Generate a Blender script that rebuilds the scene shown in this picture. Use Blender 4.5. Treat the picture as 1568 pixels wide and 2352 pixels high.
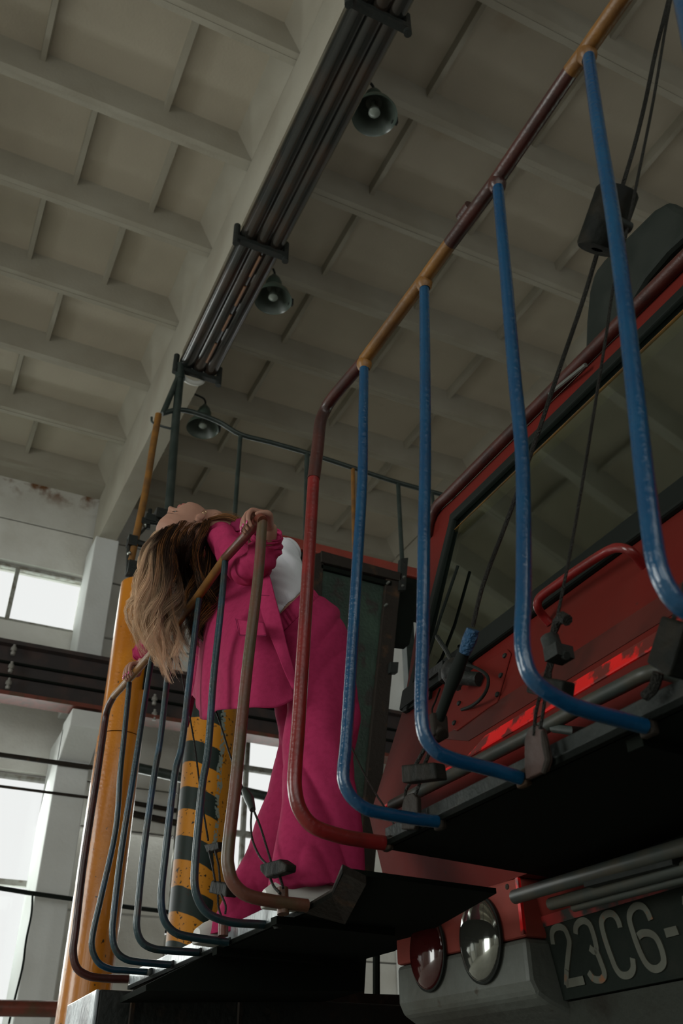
import bpy, bmesh, math, random
from mathutils import Vector, Matrix, noise
random.seed(7)
for o in list(bpy.data.objects): bpy.data.objects.remove(o)
SC = bpy.context.scene
COL = SC.collection

# ------------------------------------------------------------------ camera
FPX, W, H = 2105.3, 1568, 2352
PITCH, YAW, ROLL = .60257, .45077, -.00815
CZ = 1.25                                   # camera height above the floor
cy, sy, cp, sp = math.cos(YAW), math.sin(YAW), math.cos(PITCH), math.sin(PITCH)
cr, sr = math.cos(ROLL), math.sin(ROLL)
fwd = Vector((sy*cp, cy*cp, sp)); rt = Vector((cy, -sy, 0)); up0 = rt.cross(fwd)
rgt = rt*cr + up0*sr; upv = -rt*sr + up0*cr
cam = bpy.data.cameras.new('camera'); camo = bpy.data.objects.new('camera', cam); COL.objects.link(camo)
camo.matrix_world = Matrix(((rgt.x, upv.x, -fwd.x, 0), (rgt.y, upv.y, -fwd.y, 0), (rgt.z, upv.z, -fwd.z, CZ), (0, 0, 0, 1)))
cam.sensor_fit = 'VERTICAL'; cam.sensor_height = 36; cam.lens = FPX*36/H
cam.clip_start = .05; cam.clip_end = 300
cam.dof.use_dof = True; cam.dof.focus_distance = 3.0; cam.dof.aperture_fstop = 5.6
SC.camera = camo

# ------------------------------------------------------------------ world, light, exposure
SC.view_settings.view_transform = 'Standard'; SC.view_settings.look = 'None'
SC.view_settings.gamma = 1; SC.view_settings.use_curve_mapping = False
SC.view_settings.exposure = 0.0
wd = bpy.data.worlds.new('overcast'); SC.world = wd; wd.use_nodes = True
wd.node_tree.nodes['Background'].inputs[0].default_value = (1.0, 1.0, .985, 1)
wd.node_tree.nodes['Background'].inputs[1].default_value = .93
def area(name, loc, size, rot, power, col=(.95, 1.0, .95)):
    l = bpy.data.lights.new(name, 'AREA'); l.shape = 'RECTANGLE'; l.size, l.size_y = size
    l.energy = power; l.color = col; l.use_shadow = True
    o = bpy.data.objects.new(name, l); COL.objects.link(o); o.location = loc; o.rotation_euler = rot
    return o
HP = math.pi/2
# daylight through the window bands of the two long walls
TL = math.radians(28)                       # sky light falls in slanting down
area('daylight_back', (-1.5, 14.9, CZ+3.2), (15, 3.0), (-HP+TL, 0, 0), 640)
area('daylight_back_high', (-1.5, 14.9, CZ+7.7), (15, 1.0), (-HP+TL, 0, 0), 160)
area('daylight_front', (-4.0, -8.95, CZ+3.2), (19, 3.6), (HP-TL, 0, 0), 330)
area('daylight_front_high', (-2, -8.95, CZ+7.7), (19, 1.0), (HP-TL, 0, 0), 60)
area('daylight_gate', (-17.9, 3.0, CZ+3.0), (9, 6.0), (0, -HP+TL*.6, 0), 1150)

# ------------------------------------------------------------------ pixel rays -> points in the hall
def ray(px, py):
    return (rgt*((px-784)/FPX) + upv*((1176-py)/FPX) + fwd)
def on(px, py, n, d):                       # plane n.(P-cam)=d
    v = ray(px, py); t = d/n.dot(v); p = v*t
    return Vector((p.x, p.y, p.z+CZ))
EX, EY, EZ = Vector((1, 0, 0)), Vector((0, 1, 0)), Vector((0, 0, 1))
PX = lambda px, py, X: on(px, py, EX, X)
PY = lambda px, py, Y: on(px, py, EY, Y)
PZ = lambda px, py, Z: on(px, py, EZ, Z)    # Z relative to the camera
TH = math.radians(2.2); S = 1.08
NL = Vector((math.cos(TH), math.sin(TH), 0)); UL = Vector((-math.sin(TH), math.cos(TH), 0))
PL = lambda px, py, lat: on(px, py, NL, lat*S)
PU = lambda px, py, u: on(px, py, UL, u*S)
def LUZ(lat, u, z): p = NL*(lat*S) + UL*(u*S); return Vector((p.x, p.y, z*S+CZ))
def WP(X, Y, Z): return Vector((X, Y, Z+CZ))

# ------------------------------------------------------------------ materials
def mat(name, col, rough=.6, metal=0, col2=None, nscale=6, thr=(.45, .62), bump=.0, bscale=40, coat=0, spec=.5, col3=None, n3=1.3, thr3=(.55, .7), stretch=None):
    m = bpy.data.materials.new(name); m.use_nodes = True
    nt = m.node_tree; b = nt.nodes['Principled BSDF']
    b.inputs['Roughness'].default_value = rough; b.inputs['Metallic'].default_value = metal
    b.inputs['Base Color'].default_value = (*col, 1)
    b.inputs['Specular IOR Level'].default_value = spec
    if coat: b.inputs['Coat Weight'].default_value = coat; b.inputs['Coat Roughness'].default_value = .08
    tc = nt.nodes.new('ShaderNodeTexCoord'); src = tc.outputs['Object']
    if stretch:
        mp = nt.nodes.new('ShaderNodeMapping'); mp.inputs['Scale'].default_value = stretch
        nt.links.new(src, mp.inputs['Vector']); src = mp.outputs['Vector']
    cur = None
    def layer(prev, c, sc, th):
        n = nt.nodes.new('ShaderNodeTexNoise'); n.inputs['Scale'].default_value = sc; n.inputs['Detail'].default_value = 6
        nt.links.new(src, n.inputs['Vector'])
        r = nt.nodes.new('ShaderNodeMapRange'); r.inputs[1].default_value = th[0]; r.inputs[2].default_value = th[1]
        nt.links.new(n.outputs['Fac'], r.inputs[0])
        mx = nt.nodes.new('ShaderNodeMix'); mx.data_type = 'RGBA'
        nt.links.new(r.outputs[0], mx.inputs[0])
        if prev is None: mx.inputs[6].default_value = (*col, 1)
        else: nt.links.new(prev, mx.inputs[6])
        mx.inputs[7].default_value = (*c, 1)
        return mx.outputs[2]
    if col2: cur = layer(None, col2, nscale, thr)
    if col3: cur = layer(cur, col3, n3, thr3)
    if cur: nt.links.new(cur, b.inputs['Base Color'])
    if bump:
        n = nt.nodes.new('ShaderNodeTexNoise'); n.inputs['Scale'].default_value = bscale; n.inputs['Detail'].default_value = 5
        nt.links.new(src, n.inputs['Vector'])
        bp = nt.nodes.new('ShaderNodeBump'); bp.inputs['Strength'].default_value = bump; bp.inputs['Distance'].default_value = .02
        nt.links.new(n.outputs['Fac'], bp.inputs['Height']); nt.links.new(bp.outputs[0], b.inputs['Normal'])
    return m
M = {}
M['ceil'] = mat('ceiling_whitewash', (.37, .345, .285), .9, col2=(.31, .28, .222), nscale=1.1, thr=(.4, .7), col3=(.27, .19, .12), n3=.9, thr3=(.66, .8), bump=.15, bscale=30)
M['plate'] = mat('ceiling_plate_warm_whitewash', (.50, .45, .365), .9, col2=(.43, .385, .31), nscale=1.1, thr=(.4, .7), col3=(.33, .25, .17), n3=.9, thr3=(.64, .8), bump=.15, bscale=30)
M['wall'] = mat('wall_whitewash', (.68, .67, .63), .9, col2=(.56, .54, .49), nscale=1.5, thr=(.4, .7), col3=(.30, .25, .19), n3=.7, thr3=(.6, .8), bump=.2, bscale=25)
M['walltop'] = mat('wall_whitewash_rust_run', (.60, .59, .55), .9, col2=(.49, .47, .42), nscale=1.5, thr=(.4, .7), bump=.2, bscale=25)
def rust_run(m):
    nt = m.node_tree; b = nt.nodes['Principled BSDF']; src = b.inputs['Base Color'].links[0].from_socket
    tc = nt.nodes.new('ShaderNodeTexCoord'); sp = nt.nodes.new('ShaderNodeSeparateXYZ'); nt.links.new(tc.outputs['Object'], sp.inputs[0])
    r = nt.nodes.new('ShaderNodeMapRange'); r.inputs[1].default_value = CZ+9.45; r.inputs[2].default_value = CZ+9.85; nt.links.new(sp.outputs[2], r.inputs[0])
    n = nt.nodes.new('ShaderNodeTexNoise'); n.inputs['Scale'].default_value = 2.6; n.inputs['Detail'].default_value = 7; nt.links.new(tc.outputs['Object'], n.inputs['Vector'])
    r2 = nt.nodes.new('ShaderNodeMapRange'); r2.inputs[1].default_value = .53; r2.inputs[2].default_value = .64; nt.links.new(n.outputs['Fac'], r2.inputs[0])
    mu = nt.nodes.new('ShaderNodeMath'); mu.operation = 'MULTIPLY'; nt.links.new(r.outputs[0], mu.inputs[0]); nt.links.new(r2.outputs[0], mu.inputs[1])
    mx = nt.nodes.new('ShaderNodeMix'); mx.data_type = 'RGBA'; nt.links.new(mu.outputs[0], mx.inputs[0]); nt.links.new(src, mx.inputs[6]); mx.inputs[7].default_value = (.16, .07, .025, 1)
    nt.links.new(mx.outputs[2], b.inputs['Base Color'])
rust_run(M['walltop'])
M['column'] = mat('column_whitewash', (.66, .67, .66), .88, col2=(.56, .56, .54), nscale=1.2, thr=(.4, .75), bump=.2, bscale=20)
M['floor'] = mat('concrete_floor', (.46, .44, .39), .8, col2=(.36, .34, .30), nscale=.7, thr=(.4, .7), bump=.2, bscale=12)
M['girder'] = mat('girder_dark', (.028, .022, .022), .6, col2=(.05, .03, .026), nscale=3)
M['rust'] = mat('rusty_steel', (.020, .015, .011), .7, col2=(.085, .042, .018), nscale=9, thr=(.58, .8), bump=.3, spec=.25)
M['steel'] = mat('dark_steel', (.014, .017, .015), .6, .0, col2=(.035, .026, .02), nscale=14, thr=(.55, .8), bump=.25, spec=.3)
M['block'] = mat('greased_black_iron', (.006, .007, .0055), .65, 0, col2=(.014, .012, .008), nscale=20, bump=.3, spec=.15)
M['rubber'] = mat('black_rubber', (.008, .011, .009), .7, spec=.15)
M['blue'] = mat('blue_gloss_paint', (.002, .048, .125),   .2, 0, col2=(.003, .068, .155), nscale=9, thr=(.4, .8), bump=.18, bscale=90, coat=.6)
M['bluedark'] = mat('dark_teal_paint', (.010, .034, .042), .32, 0, col2=(.009, .048, .085), nscale=7, thr=(.5, .65), bump=.10, bscale=110, coat=.2, col3=(.03, .035, .03), n3=15, thr3=(.55, .7))
M['red'] = mat('red_gloss_paint', (.20, .012, .012), .3, 0, col2=(.14, .012, .01), nscale=12, bump=.10, bscale=110, coat=.3)
M['redbrown'] = mat('red_brown_paint', (.15, .035, .022), .4, 0, col2=(.09, .03, .018), nscale=10, bump=.10, bscale=110, coat=.15, col3=(.09, .05, .025), n3=5, thr3=(.5, .7))
M['maroon'] = mat('maroon_paint', (.06, .014, .010), .4, 0, col2=(.035, .012, .01), nscale=12, bump=.10, bscale=110, coat=.15)
M['ochre'] = mat('ochre_paint', (.23, .10, .016), .45, 0, col2=(.13, .06, .018), nscale=11, thr=(.4, .7), bump=.10, bscale=110)
M['brownlug'] = mat('dark_brown_lug', (.05, .024, .018), .6, col2=(.03, .016, .012), nscale=12, bump=.2)
M['brown'] = mat('brown_worn_paint', (.13, .045, .028), .4, 0, col2=(.09, .06, .03), nscale=7, thr=(.45, .6), bump=.10, bscale=110, coat=.15)
M['cabred'] = mat('locomotive_red', (.135, .013, .010), .6, 0, col2=(.11, .018, .013), nscale=2.3, thr=(.35, .7), bump=.06, bscale=18, spec=.08, col3=(.07, .02, .015), n3=30, thr3=(.68, .78))
M['cabredhot'] = mat('bright_red_stripe', (.80, .010, .010), .4, 0, col2=(.14, .018, .014), nscale=17, thr=(.48, .56), coat=.1)
M['cabpink'] = mat('pale_red_paint', (.26, .05, .038), .55, 0, col2=(.20, .042, .032), nscale=5, spec=.2)  # paler red for the upper lamp housing
M['greygreen'] = mat('grey_green_rail_paint', (.040, .048, .042), .45, 0, col2=(.06, .055, .04), nscale=12)
M['reflectred'] = mat('maroon_painted_reflection', (.055, .014, .011), .5, 0, col2=(.09, .018, .014), nscale=6, spec=.2)  # darker red that paints a reflection into the nose band
M['dripred'] = mat('runny_red_edge', (.22, .012, .010), .5, col2=(.012, .014, .011), nscale=14, thr=(.45, .55))
M['cabside'] = mat('locomotive_red_orange', (.22, .035, .022), .45, 0, col2=(.28, .04, .025), nscale=3)
M['cabgrey'] = mat('locomotive_grey', (.10, .108, .095), .55, 0, col2=(.07, .07, .058), nscale=5, thr=(.45, .7), bump=.15, col3=(.05, .04, .03), n3=22, thr3=(.68, .75))
M['apron'] = mat('apron_black', (.009, .013, .010), .8, 0, col2=(.02, .021, .016), nscale=6, thr=(.5, .75), bump=.2, spec=.15)
M['apronlow'] = mat('apron_low_grey', (.026, .029, .023), .7, 0, col2=(.015, .014, .01), nscale=8, thr=(.5, .7), bump=.3, spec=.2)
M['digit'] = mat('stencil_grey_white', (.080, .083, .064), .75, 0, col2=(.062, .062, .046), nscale=14, col3=(.16, .06, .02), n3=30, thr3=(.62, .7))
M['toedull'] = mat('worn_black_plate', (.016, .020, .018), .55, 0, col2=(.028, .026, .02), nscale=16, thr=(.5, .65), bump=.2, bscale=60, spec=.25)
M['toe'] = mat('black_plate_with_pale_patches', (.014, .018, .020), .3, .0, col2=(.03, .028, .022), nscale=12, thr=(.5, .6), bump=.3, bscale=55, coat=.5, col3=(.30, .34, .36), n3=7, thr3=(.47, .56), stretch=(1, 1, .35))  # near-black plate with pale bluish patches from noise
M['yellow'] = mat('orange_yellow_paint', (.52, .175, .005), .3, 0, col2=(.43, .135, .004), nscale=2.5, coat=.45, col3=(.03, .02, .012), n3=28, thr3=(.68, .71), bump=.12)
M['green'] = mat('green_rusted_panel', (.010, .026, .016), .6, 0, col2=(.026, .058, .036), nscale=4, thr=(.4, .7), col3=(.015, .012, .008), n3=7, thr3=(.55, .65), bump=.3)
M['darkgreen'] = mat('dark_green_metal', (.016, .026, .022), .4, 0, col2=(.03, .04, .035), nscale=10)
M['ductmat'] = mat('dull_black_duct', (.010, .014, .011), .7, col2=(.018, .022, .018), nscale=5, spec=.2)
M['boom'] = mat('glossy_black_tube', (.010, .012, .011), .2, .0, col2=(.03, .018, .012), nscale=3, coat=.6)
M['copper'] = mat('worn_orange_streak', (.17, .085, .045), .4, 0)
M['lamp'] = mat('lamp_enamel_green', (.035, .055, .042), .35, 0, coat=.3)
M['lampin'] = mat('lamp_inner_enamel', (.05, .064, .052), .45, 0)
M['bulb'] = mat('frosted_bulb', (.20, .23, .20), .2, 0)
M['lens'] = mat('headlamp_lens', (.24, .25, .22), .08, .85, col2=(.14, .13, .10), nscale=3, coat=1)
M['lensred'] = mat('red_lamp_lens', (.05, .006, .006), .08, .0, coat=1)
M['porcelain'] = mat('white_porcelain', (.26, .25, .23), .3)
M['bluetape'] = mat('blue_tape', (.01, .07, .16), .4, 0, bump=.8, bscale=120)
M['rope'] = mat('wire_rope', (.028, .027, .022), .5, .5, bump=1.0, bscale=300)
M['tan'] = mat('tan_cab_pillar', (.75, .55, .30), .7)
M['cabin'] = mat('cab_inside', (.06, .075, .06), .8)
M['dark'] = mat('dark_interior', (.007, .009, .007), .9, spec=.08)
M['pvc'] = mat('white_ring', (.6, .6, .56), .4)
M['frame'] = mat('window_frame_paint', (.30, .30, .27), .7, col2=(.18, .16, .13), nscale=10)
def glassmat(name, tint, rough, mixf):
    m = bpy.data.materials.new(name); m.use_nodes = True; nt = m.node_tree
    for n in list(nt.nodes): nt.nodes.remove(n)
    o = nt.nodes.new('ShaderNodeOutputMaterial'); g = nt.nodes.new('ShaderNodeBsdfGlossy'); t = nt.nodes.new('ShaderNodeBsdfTransparent')
    mx = nt.nodes.new('ShaderNodeMixShader'); fr = nt.nodes.new('ShaderNodeLayerWeight'); fr.inputs[0].default_value = mixf
    g.inputs['Roughness'].default_value = rough; g.inputs[0].default_value = (.9, 1, .93, 1); t.inputs[0].default_value = (*tint, 1)
    nt.links.new(fr.outputs['Fresnel'], mx.inputs[0]); nt.links.new(t.outputs[0], mx.inputs[1]); nt.links.new(g.outputs[0], mx.inputs[2])
    nt.links.new(mx.outputs[0], o.inputs[0]); return m
M['glass'] = glassmat('window_glass', (.97, .98, .98), .02, .2)
M['windshield'] = glassmat('windshield_glass', (.62, .72, .64), .03, .72)

def stripes():
    m = bpy.data.materials.new('hazard_striped_paint'); m.use_nodes = True; nt = m.node_tree; b = nt.nodes['Principled BSDF']
    b.inputs['Roughness'].default_value = .5; b.inputs['Specular IOR Level'].default_value = .2
    tc = nt.nodes.new('ShaderNodeTexCoord'); sx = nt.nodes.new('ShaderNodeSeparateXYZ'); nt.links.new(tc.outputs['Object'], sx.inputs[0])
    nz = nt.nodes.new('ShaderNodeTexNoise'); nz.inputs['Scale'].default_value = 5; nt.links.new(tc.outputs['Object'], nz.inputs['Vector'])
    def math_(op, a, bv=None, c=None):
        n = nt.nodes.new('ShaderNodeMath'); n.operation = op
        for i, v in enumerate((a, bv, c)):
            if v is None: continue
            if isinstance(v, (int, float)): n.inputs[i].default_value = v
            else: nt.links.new(v, n.inputs[i])
        return n.outputs[0]
    # bands step down slightly towards +x as hand-painted hazard bands do
    s = math_('ADD', math_('MULTIPLY', sx.outputs[0], .45), sx.outputs[2])
    s = math_('ADD', s, math_('MULTIPLY', nz.outputs['Fac'], .04))
    band = math_('LESS_THAN', math_('MODULO', math_('ADD', s, 20), .37), .175)
    edge = math_('ADD', sx.outputs[0], math_('MULTIPLY', nz.outputs['Fac'], .09))
    side = math_('LESS_THAN', edge, .085)
    low = math_('LESS_THAN', sx.outputs[2], 4.6)
    f = math_('MULTIPLY', math_('MULTIPLY', band, side), low)
    mx = nt.nodes.new('ShaderNodeMix'); mx.data_type = 'RGBA'; mx.inputs[6].default_value = (.52, .20, .012, 1); mx.inputs[7].default_value = (.012, .022, .018, 1)
    nt.links.new(f, mx.inputs[0])
    n2 = nt.nodes.new('ShaderNodeTexNoise'); n2.inputs['Scale'].default_value = 34; nt.links.new(tc.outputs['Object'], n2.inputs['Vector'])
    sp_ = math_('GREATER_THAN', n2.outputs['Fac'], .645)
    m2 = nt.nodes.new('ShaderNodeMix'); m2.data_type = 'RGBA'; nt.links.new(sp_, m2.inputs[0]); nt.links.new(mx.outputs[2], m2.inputs[6]); m2.inputs[7].default_value = (.02, .015, .01, 1)
    # strip of bared metal where the bands end
    a1 = math_('GREATER_THAN', edge, .062); a2 = math_('LESS_THAN', edge, .10)
    n3 = nt.nodes.new('ShaderNodeTexNoise'); n3.inputs['Scale'].default_value = 40; nt.links.new(tc.outputs['Object'], n3.inputs['Vector'])
    a3 = math_('GREATER_THAN', n3.outputs['Fac'], .46); a4 = math_('GREATER_THAN', sx.outputs[2], 3.1)
    f3 = math_('MULTIPLY', math_('MULTIPLY', a1, a2), math_('MULTIPLY', a3, a4))
    m3 = nt.nodes.new('ShaderNodeMix'); m3.data_type = 'RGBA'; nt.links.new(f3, m3.inputs[0]); nt.links.new(m2.outputs[2], m3.inputs[6]); m3.inputs[7].default_value = (.22, .25, .22, 1)
    nt.links.new(m3.outputs[2], b.inputs['Base Color']); return m
M['stripes'] = stripes()

# ------------------------------------------------------------------ mesh helpers
class MB:
    def __init__(s): s.v = []; s.f = []; s.mi = []
    def add(s, vs, fs, mi=0):
        o = len(s.v); s.v += [tuple(v) for v in vs]; s.f += [tuple(i+o for i in f) for f in fs]; s.mi += [mi]*len(fs)
    def box(s, lo, hi, mi=0):
        x0, y0, z0 = lo; x1, y1, z1 = hi
        s.add([(x0,y0,z0),(x1,y0,z0),(x1,y1,z0),(x0,y1,z0),(x0,y0,z1),(x1,y0,z1),(x1,y1,z1),(x0,y1,z1)],
              [(0,3,2,1),(4,5,6,7),(0,1,5,4),(1,2,6,5),(2,3,7,6),(3,0,4,7)], mi)
    def obox(s, c, ax, hs, mi=0):           # oriented box: centre, three unit axes, half sizes
        vs = [c+ax[0]*(hs[0]*i)+ax[1]*(hs[1]*j)+ax[2]*(hs[2]*k) for k in (-1,1) for i, j in ((-1,-1),(1,-1),(1,1),(-1,1))]
        s.add(vs, [(0,3,2,1),(4,5,6,7),(0,1,5,4),(1,2,6,5),(2,3,7,6),(3,0,4,7)], mi)
    def prism(s, poly, vec, mi=0):          # polygon (list of Vectors) extruded along vec
        n = len(poly); vs = list(poly)+[p+vec for p in poly]
        s.add(vs, [tuple(range(n-1,-1,-1)), tuple(range(n, 2*n))]+[(i, (i+1)%n, n+(i+1)%n, n+i) for i in range(n)], mi)
    def tube(s, pts, r, n=12, mi=0, cap=True):
        pts = [Vector(p) for p in pts]; N = len(pts)
        rs = r if isinstance(r, (list, tuple)) else [r]*N
        T = [(pts[min(i+1,N-1)]-pts[max(i-1,0)]).normalized() for i in range(N)]
        a = Vector((0,0,1)) if abs(T[0].z) < .9 else Vector((1,0,0))
        x = T[0].cross(a).normalized(); vs = []
        for i in range(N):
            if i: x = (x - T[i]*x.dot(T[i])).normalized()
            y = T[i].cross(x)
            for k in range(n):
                t = 2*math.pi*k/n; vs.append(pts[i]+(x*math.cos(t)+y*math.sin(t))*rs[i])
        fs = [(i*n+k, i*n+(k+1)%n, (i+1)*n+(k+1)%n, (i+1)*n+k) for i in range(N-1) for k in range(n)]
        if cap: fs += [tuple(range(n-1,-1,-1)), tuple(range((N-1)*n, N*n))]
        s.add(vs, fs, mi)
    def lathe(s, o, axis, prof, n=28, mi=0):  # prof: list of (dist along axis, radius)
        axis = axis.normalized(); a = Vector((0,0,1)) if abs(axis.z) < .9 else Vector((1,0,0))
        x = axis.cross(a).normalized(); y = axis.cross(x); vs = []
        for d, r in prof:
            for k in range(n):
                t = 2*math.pi*k/n; vs.append(o+axis*d+(x*math.cos(t)+y*math.sin(t))*max(r, 1e-5))
        N = len(prof)
        fs = [(i*n+k, (i+1)*n+k, (i+1)*n+(k+1)%n, i*n+(k+1)%n) for i in range(N-1) for k in range(n)]
        s.add(vs, fs, mi)
    def grid(s, rows, mi=0, closed=False):
        R = len(rows); C = len(rows[0]); vs = [p for r in rows for p in r]
        fs = [(i*C+j, i*C+(j+1)%C, (i+1)*C+(j+1)%C, (i+1)*C+j) for i in range(R-1) for j in range(C if closed else C-1)]
        s.add(vs, fs, mi)
    def build(s, name, mats, parent=None, smooth=False, bevel=0, solid=0, sub=0):
        me = bpy.data.meshes.new(name); me.from_pydata(s.v, [], s.f)
        if not isinstance(mats, (list, tuple)): mats = [mats]
        for m in mats: me.materials.append(M[m] if isinstance(m, str) else m)
        for p, i in zip(me.polygons, s.mi): p.material_index = i; p.use_smooth = smooth
        bm = bmesh.new(); bm.from_mesh(me); bmesh.ops.recalc_face_normals(bm, faces=bm.faces); bm.to_mesh(me); bm.free()
        me.update(); o = bpy.data.objects.new(name, me); COL.objects.link(o)
        if smooth:
            try: me.set_sharp_from_angle(angle=math.radians(42))
            except Exception: pass
        if solid: md = o.modifiers.new('solid', 'SOLIDIFY'); md.thickness = solid; md.offset = 0
        if bevel: md = o.modifiers.new('bevel', 'BEVEL'); md.width = bevel; md.segments = 2; md.limit_method = 'ANGLE'
        if sub: md = o.modifiers.new('sub', 'SUBSURF'); md.levels = sub; md.render_levels = sub
        if parent: attach(o, parent)
        return o
LOCS = {}
def attach(o, p):
    o.parent = p; o.matrix_parent_inverse = Matrix.Translation(-wloc(p))
def wloc(p):
    v = Vector((0,0,0))
    while p is not None:
        v = v + p.location
        if p.parent is not None: v = v + p.matrix_parent_inverse.translation
        p = p.parent
    return v
def tag(o, label=None, cat=None, group=None, kind=None):
    if label: o['label'] = label
    if cat: o['category'] = cat
    if group: o['group'] = group
    if kind: o['kind'] = kind
    return o
def empty(name, loc, label=None, cat=None, group=None, kind=None, parent=None):
    o = bpy.data.objects.new(name, None); COL.objects.link(o); o.location = loc; o.empty_display_size = .1
    if parent: attach(o, parent)
    return tag(o, label, cat, group, kind)
def spline(pts, n=8):                       # Catmull-Rom through pts
    pts = [Vector(p) for p in pts]; P = [pts[0]*2-pts[1]]+pts+[pts[-1]*2-pts[-2]]; out = []
    for i in range(1, len(P)-2):
        for k in range(n):
            t = k/n; a, b, c, d = P[i-1], P[i], P[i+1], P[i+2]
            out.append(.5*((2*b)+(c-a)*t+(2*a-5*b+4*c-d)*t*t+(3*b-a-3*c+d)*t**3))
    out.append(pts[-1]); return out

# ================================================================== SETTING
XA, XB, YA, YB = -17.8, 14.2, -9.0, 14.5
fl = MB(); fl.box((XA-.3, YA-.6, -.2), (XB+.3, YB+.6, 0)); tag(fl.build('floor', 'floor'), kind='structure')
floor_box = MB(); floor_box.box((.7, -4.5, 0), (XB, 4.2, .012)); M['floor_box'] = mat('added_dark_slab', (.03, .028, .025), .8, col2=(.015, .014, .012), nscale=2); tag(floor_box.build('trim_10', 'floor_box'), kind='structure')  # unseen dark slab, added to cut floor bounce onto the walkway undersides
for ry in (-.52, 1.0):
    floor_box = MB(); floor_box.box((.7, ry-.035, .012), (XB, ry+.035, .10)); tag(floor_box.build('rail_track', 'steel'), kind='structure')
ZR = CZ+9.9                                 # underside of the slab ribs
# ---- ceiling of ribbed concrete slabs, each one a piece
ceil = empty('ceiling', (0, 0, ZR), kind='structure')
def slab_mesh(key, ribs):
    m = MB(); L, Wd = 5.98, 1.485
    zp = .40
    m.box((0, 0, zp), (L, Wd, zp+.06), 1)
    def rib(y0, y1, yi0, yi1):              # longitudinal rib tapering downward
        m.add([(0,y0,0),(L,y0,0),(L,y1,0),(0,y1,0),(0,yi0,zp),(L,yi0,zp),(L,yi1,zp),(0,yi1,zp)],
              [(0,3,2,1),(4,5,6,7),(0,1,5,4),(1,2,6,5),(2,3,7,6),(3,0,4,7)])
    rib(0, .075, 0, .13); rib(Wd-.075, Wd, Wd-.13, Wd)
    for x0, x1, xi0, xi1 in ((0, .12, 0, .34), (L-.12, L, L-.34, L)):
        m.add([(x0,0,.03),(x1,0,.03),(x1,Wd,.03),(x0,Wd,.03),(xi0,0,zp),(xi1,0,zp),(xi1,Wd,zp),(xi0,Wd,zp)],
              [(0,3,2,1),(4,5,6,7),(0,1,5,4),(1,2,6,5),(2,3,7,6),(3,0,4,7)])
    for x in ribs:
        m.add([(x-.03,.05,.26),(x+.03,.05,.26),(x+.03,Wd-.05,.26),(x-.03,Wd-.05,.26),(x-.045,.05,zp),(x+.045,.05,zp),(x+.045,Wd-.05,zp),(x-.045,Wd-.05,zp)],
              [(0,3,2,1),(4,5,6,7),(0,1,5,4),(1,2,6,5),(2,3,7,6),(3,0,4,7)])
    return m
smesh = {}
BX0 = 2.15                                  # centre line of the visible roof beam
def slab(bx, row, ribs):
    key = tuple(round(r, 2) for r in ribs)
    y = .674*9.9+(row-1)*1.487
    if y+1.5 > YB+1.9 or y < YA-1: return
    if key not in smesh:
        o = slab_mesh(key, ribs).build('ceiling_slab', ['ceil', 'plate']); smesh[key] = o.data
    else:
        o = bpy.data.objects.new('ceiling_slab', smesh[key]); COL.objects.link(o)
    o.location = (bx+random.uniform(-.004, .004), y, ZR+random.uniform(-.006, .006)); o.parent = ceil; o.matrix_parent_inverse = Matrix.Translation((0, 0, -ZR))
RR = {-1: (1.5, 3.0, 4.5)}
left_rows = {0: (3.3, 4.75), 1: (2.4, 3.98, 4.98), 2: (2.6, 3.66, 4.72), 3: (3.1, 4.2), 4: (2.7, 3.9), 5: (3.0, 4.4)}
for bay in range(-3, 2):
    bx = BX0+bay*6.0
    for row in range(-10, 7):
        ribs = (1.5, 3.0, 4.46) if bay != -1 else left_rows.get(row, (1.5, 3.0, 4.5))
        slab(bx, row, ribs)
m = MB(); m.box((XA, 14.02, ZR), (XB, YB+.3, ZR+.42)); tag(m.build('trim_9', 'ceil'), kind='structure')
# roof beams spanning the hall, columns under their ends
cols = []
for k, bx in enumerate((BX0-18, BX0-12, BX0-6, BX0, BX0+6, BX0+12-.3)):
    m = MB(); zt = ZR+.40; w = .15
    zb = [(YA, CZ+8.63), (YA+5, CZ+8.45), (2.7, CZ+8.30), (YB-5.2, CZ+8.45), (YB-.1, CZ+8.63)]
    for (y0, z0), (y1, z1) in zip(zb, zb[1:]):
        for dx0, dx1, zz in ((-w, w, 0),):
            m.add([(bx-w,y0,z0),(bx+w,y0,z0),(bx+w,y1,z1),(bx-w,y1,z1),(bx-w,y0,ZR-.02),(bx+w,y0,ZR-.02),(bx+w,y1,ZR-.02),(bx-w,y1,ZR-.02)],
                  [(0,3,2,1),(4,5,6,7),(0,1,5,4),(1,2,6,5),(2,3,7,6),(3,0,4,7)])
    o = m.build('trim_%d' % (k+1), 'ceil'); tag(o, kind='structure')
    for yy, sg in ((YB, -1), (YA, 1)):
        c = MB()
        y0, y1 = sorted((yy+sg*.02, yy+sg*.8))
        c.box((bx-.20, y0, CZ+5.6), (bx+.20, y1, CZ+8.62))
        ya, yb_ = sorted((yy+sg*.02, yy+sg*1.0))
        c.box((bx-.22, ya, 0), (bx+.24, yb_, CZ+5.1))
        # corbel under the crane girder
        yc = yy+sg*1.0; ye = yy+sg*1.55
        c.add([Vector((bx-.22,yy+sg*.9,CZ+4.55)),Vector((bx+.24,yy+sg*.9,CZ+4.55)),Vector((bx+.24,ye,CZ+4.95)),Vector((bx-.22,ye,CZ+4.95)),
               Vector((bx-.22,yy+sg*.9,CZ+5.2)),Vector((bx+.24,yy+sg*.9,CZ+5.2)),Vector((bx+.24,ye,CZ+5.2)),Vector((bx-.22,ye,CZ+5.2))],
              [(0,3,2,1),(4,5,6,7),(0,1,5,4),(1,2,6,5),(2,3,7,6),(3,0,4,7)])
        o = c.build('wall_column', 'column', bevel=.015); tag(o, kind='structure'); cols.append(o)

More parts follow.
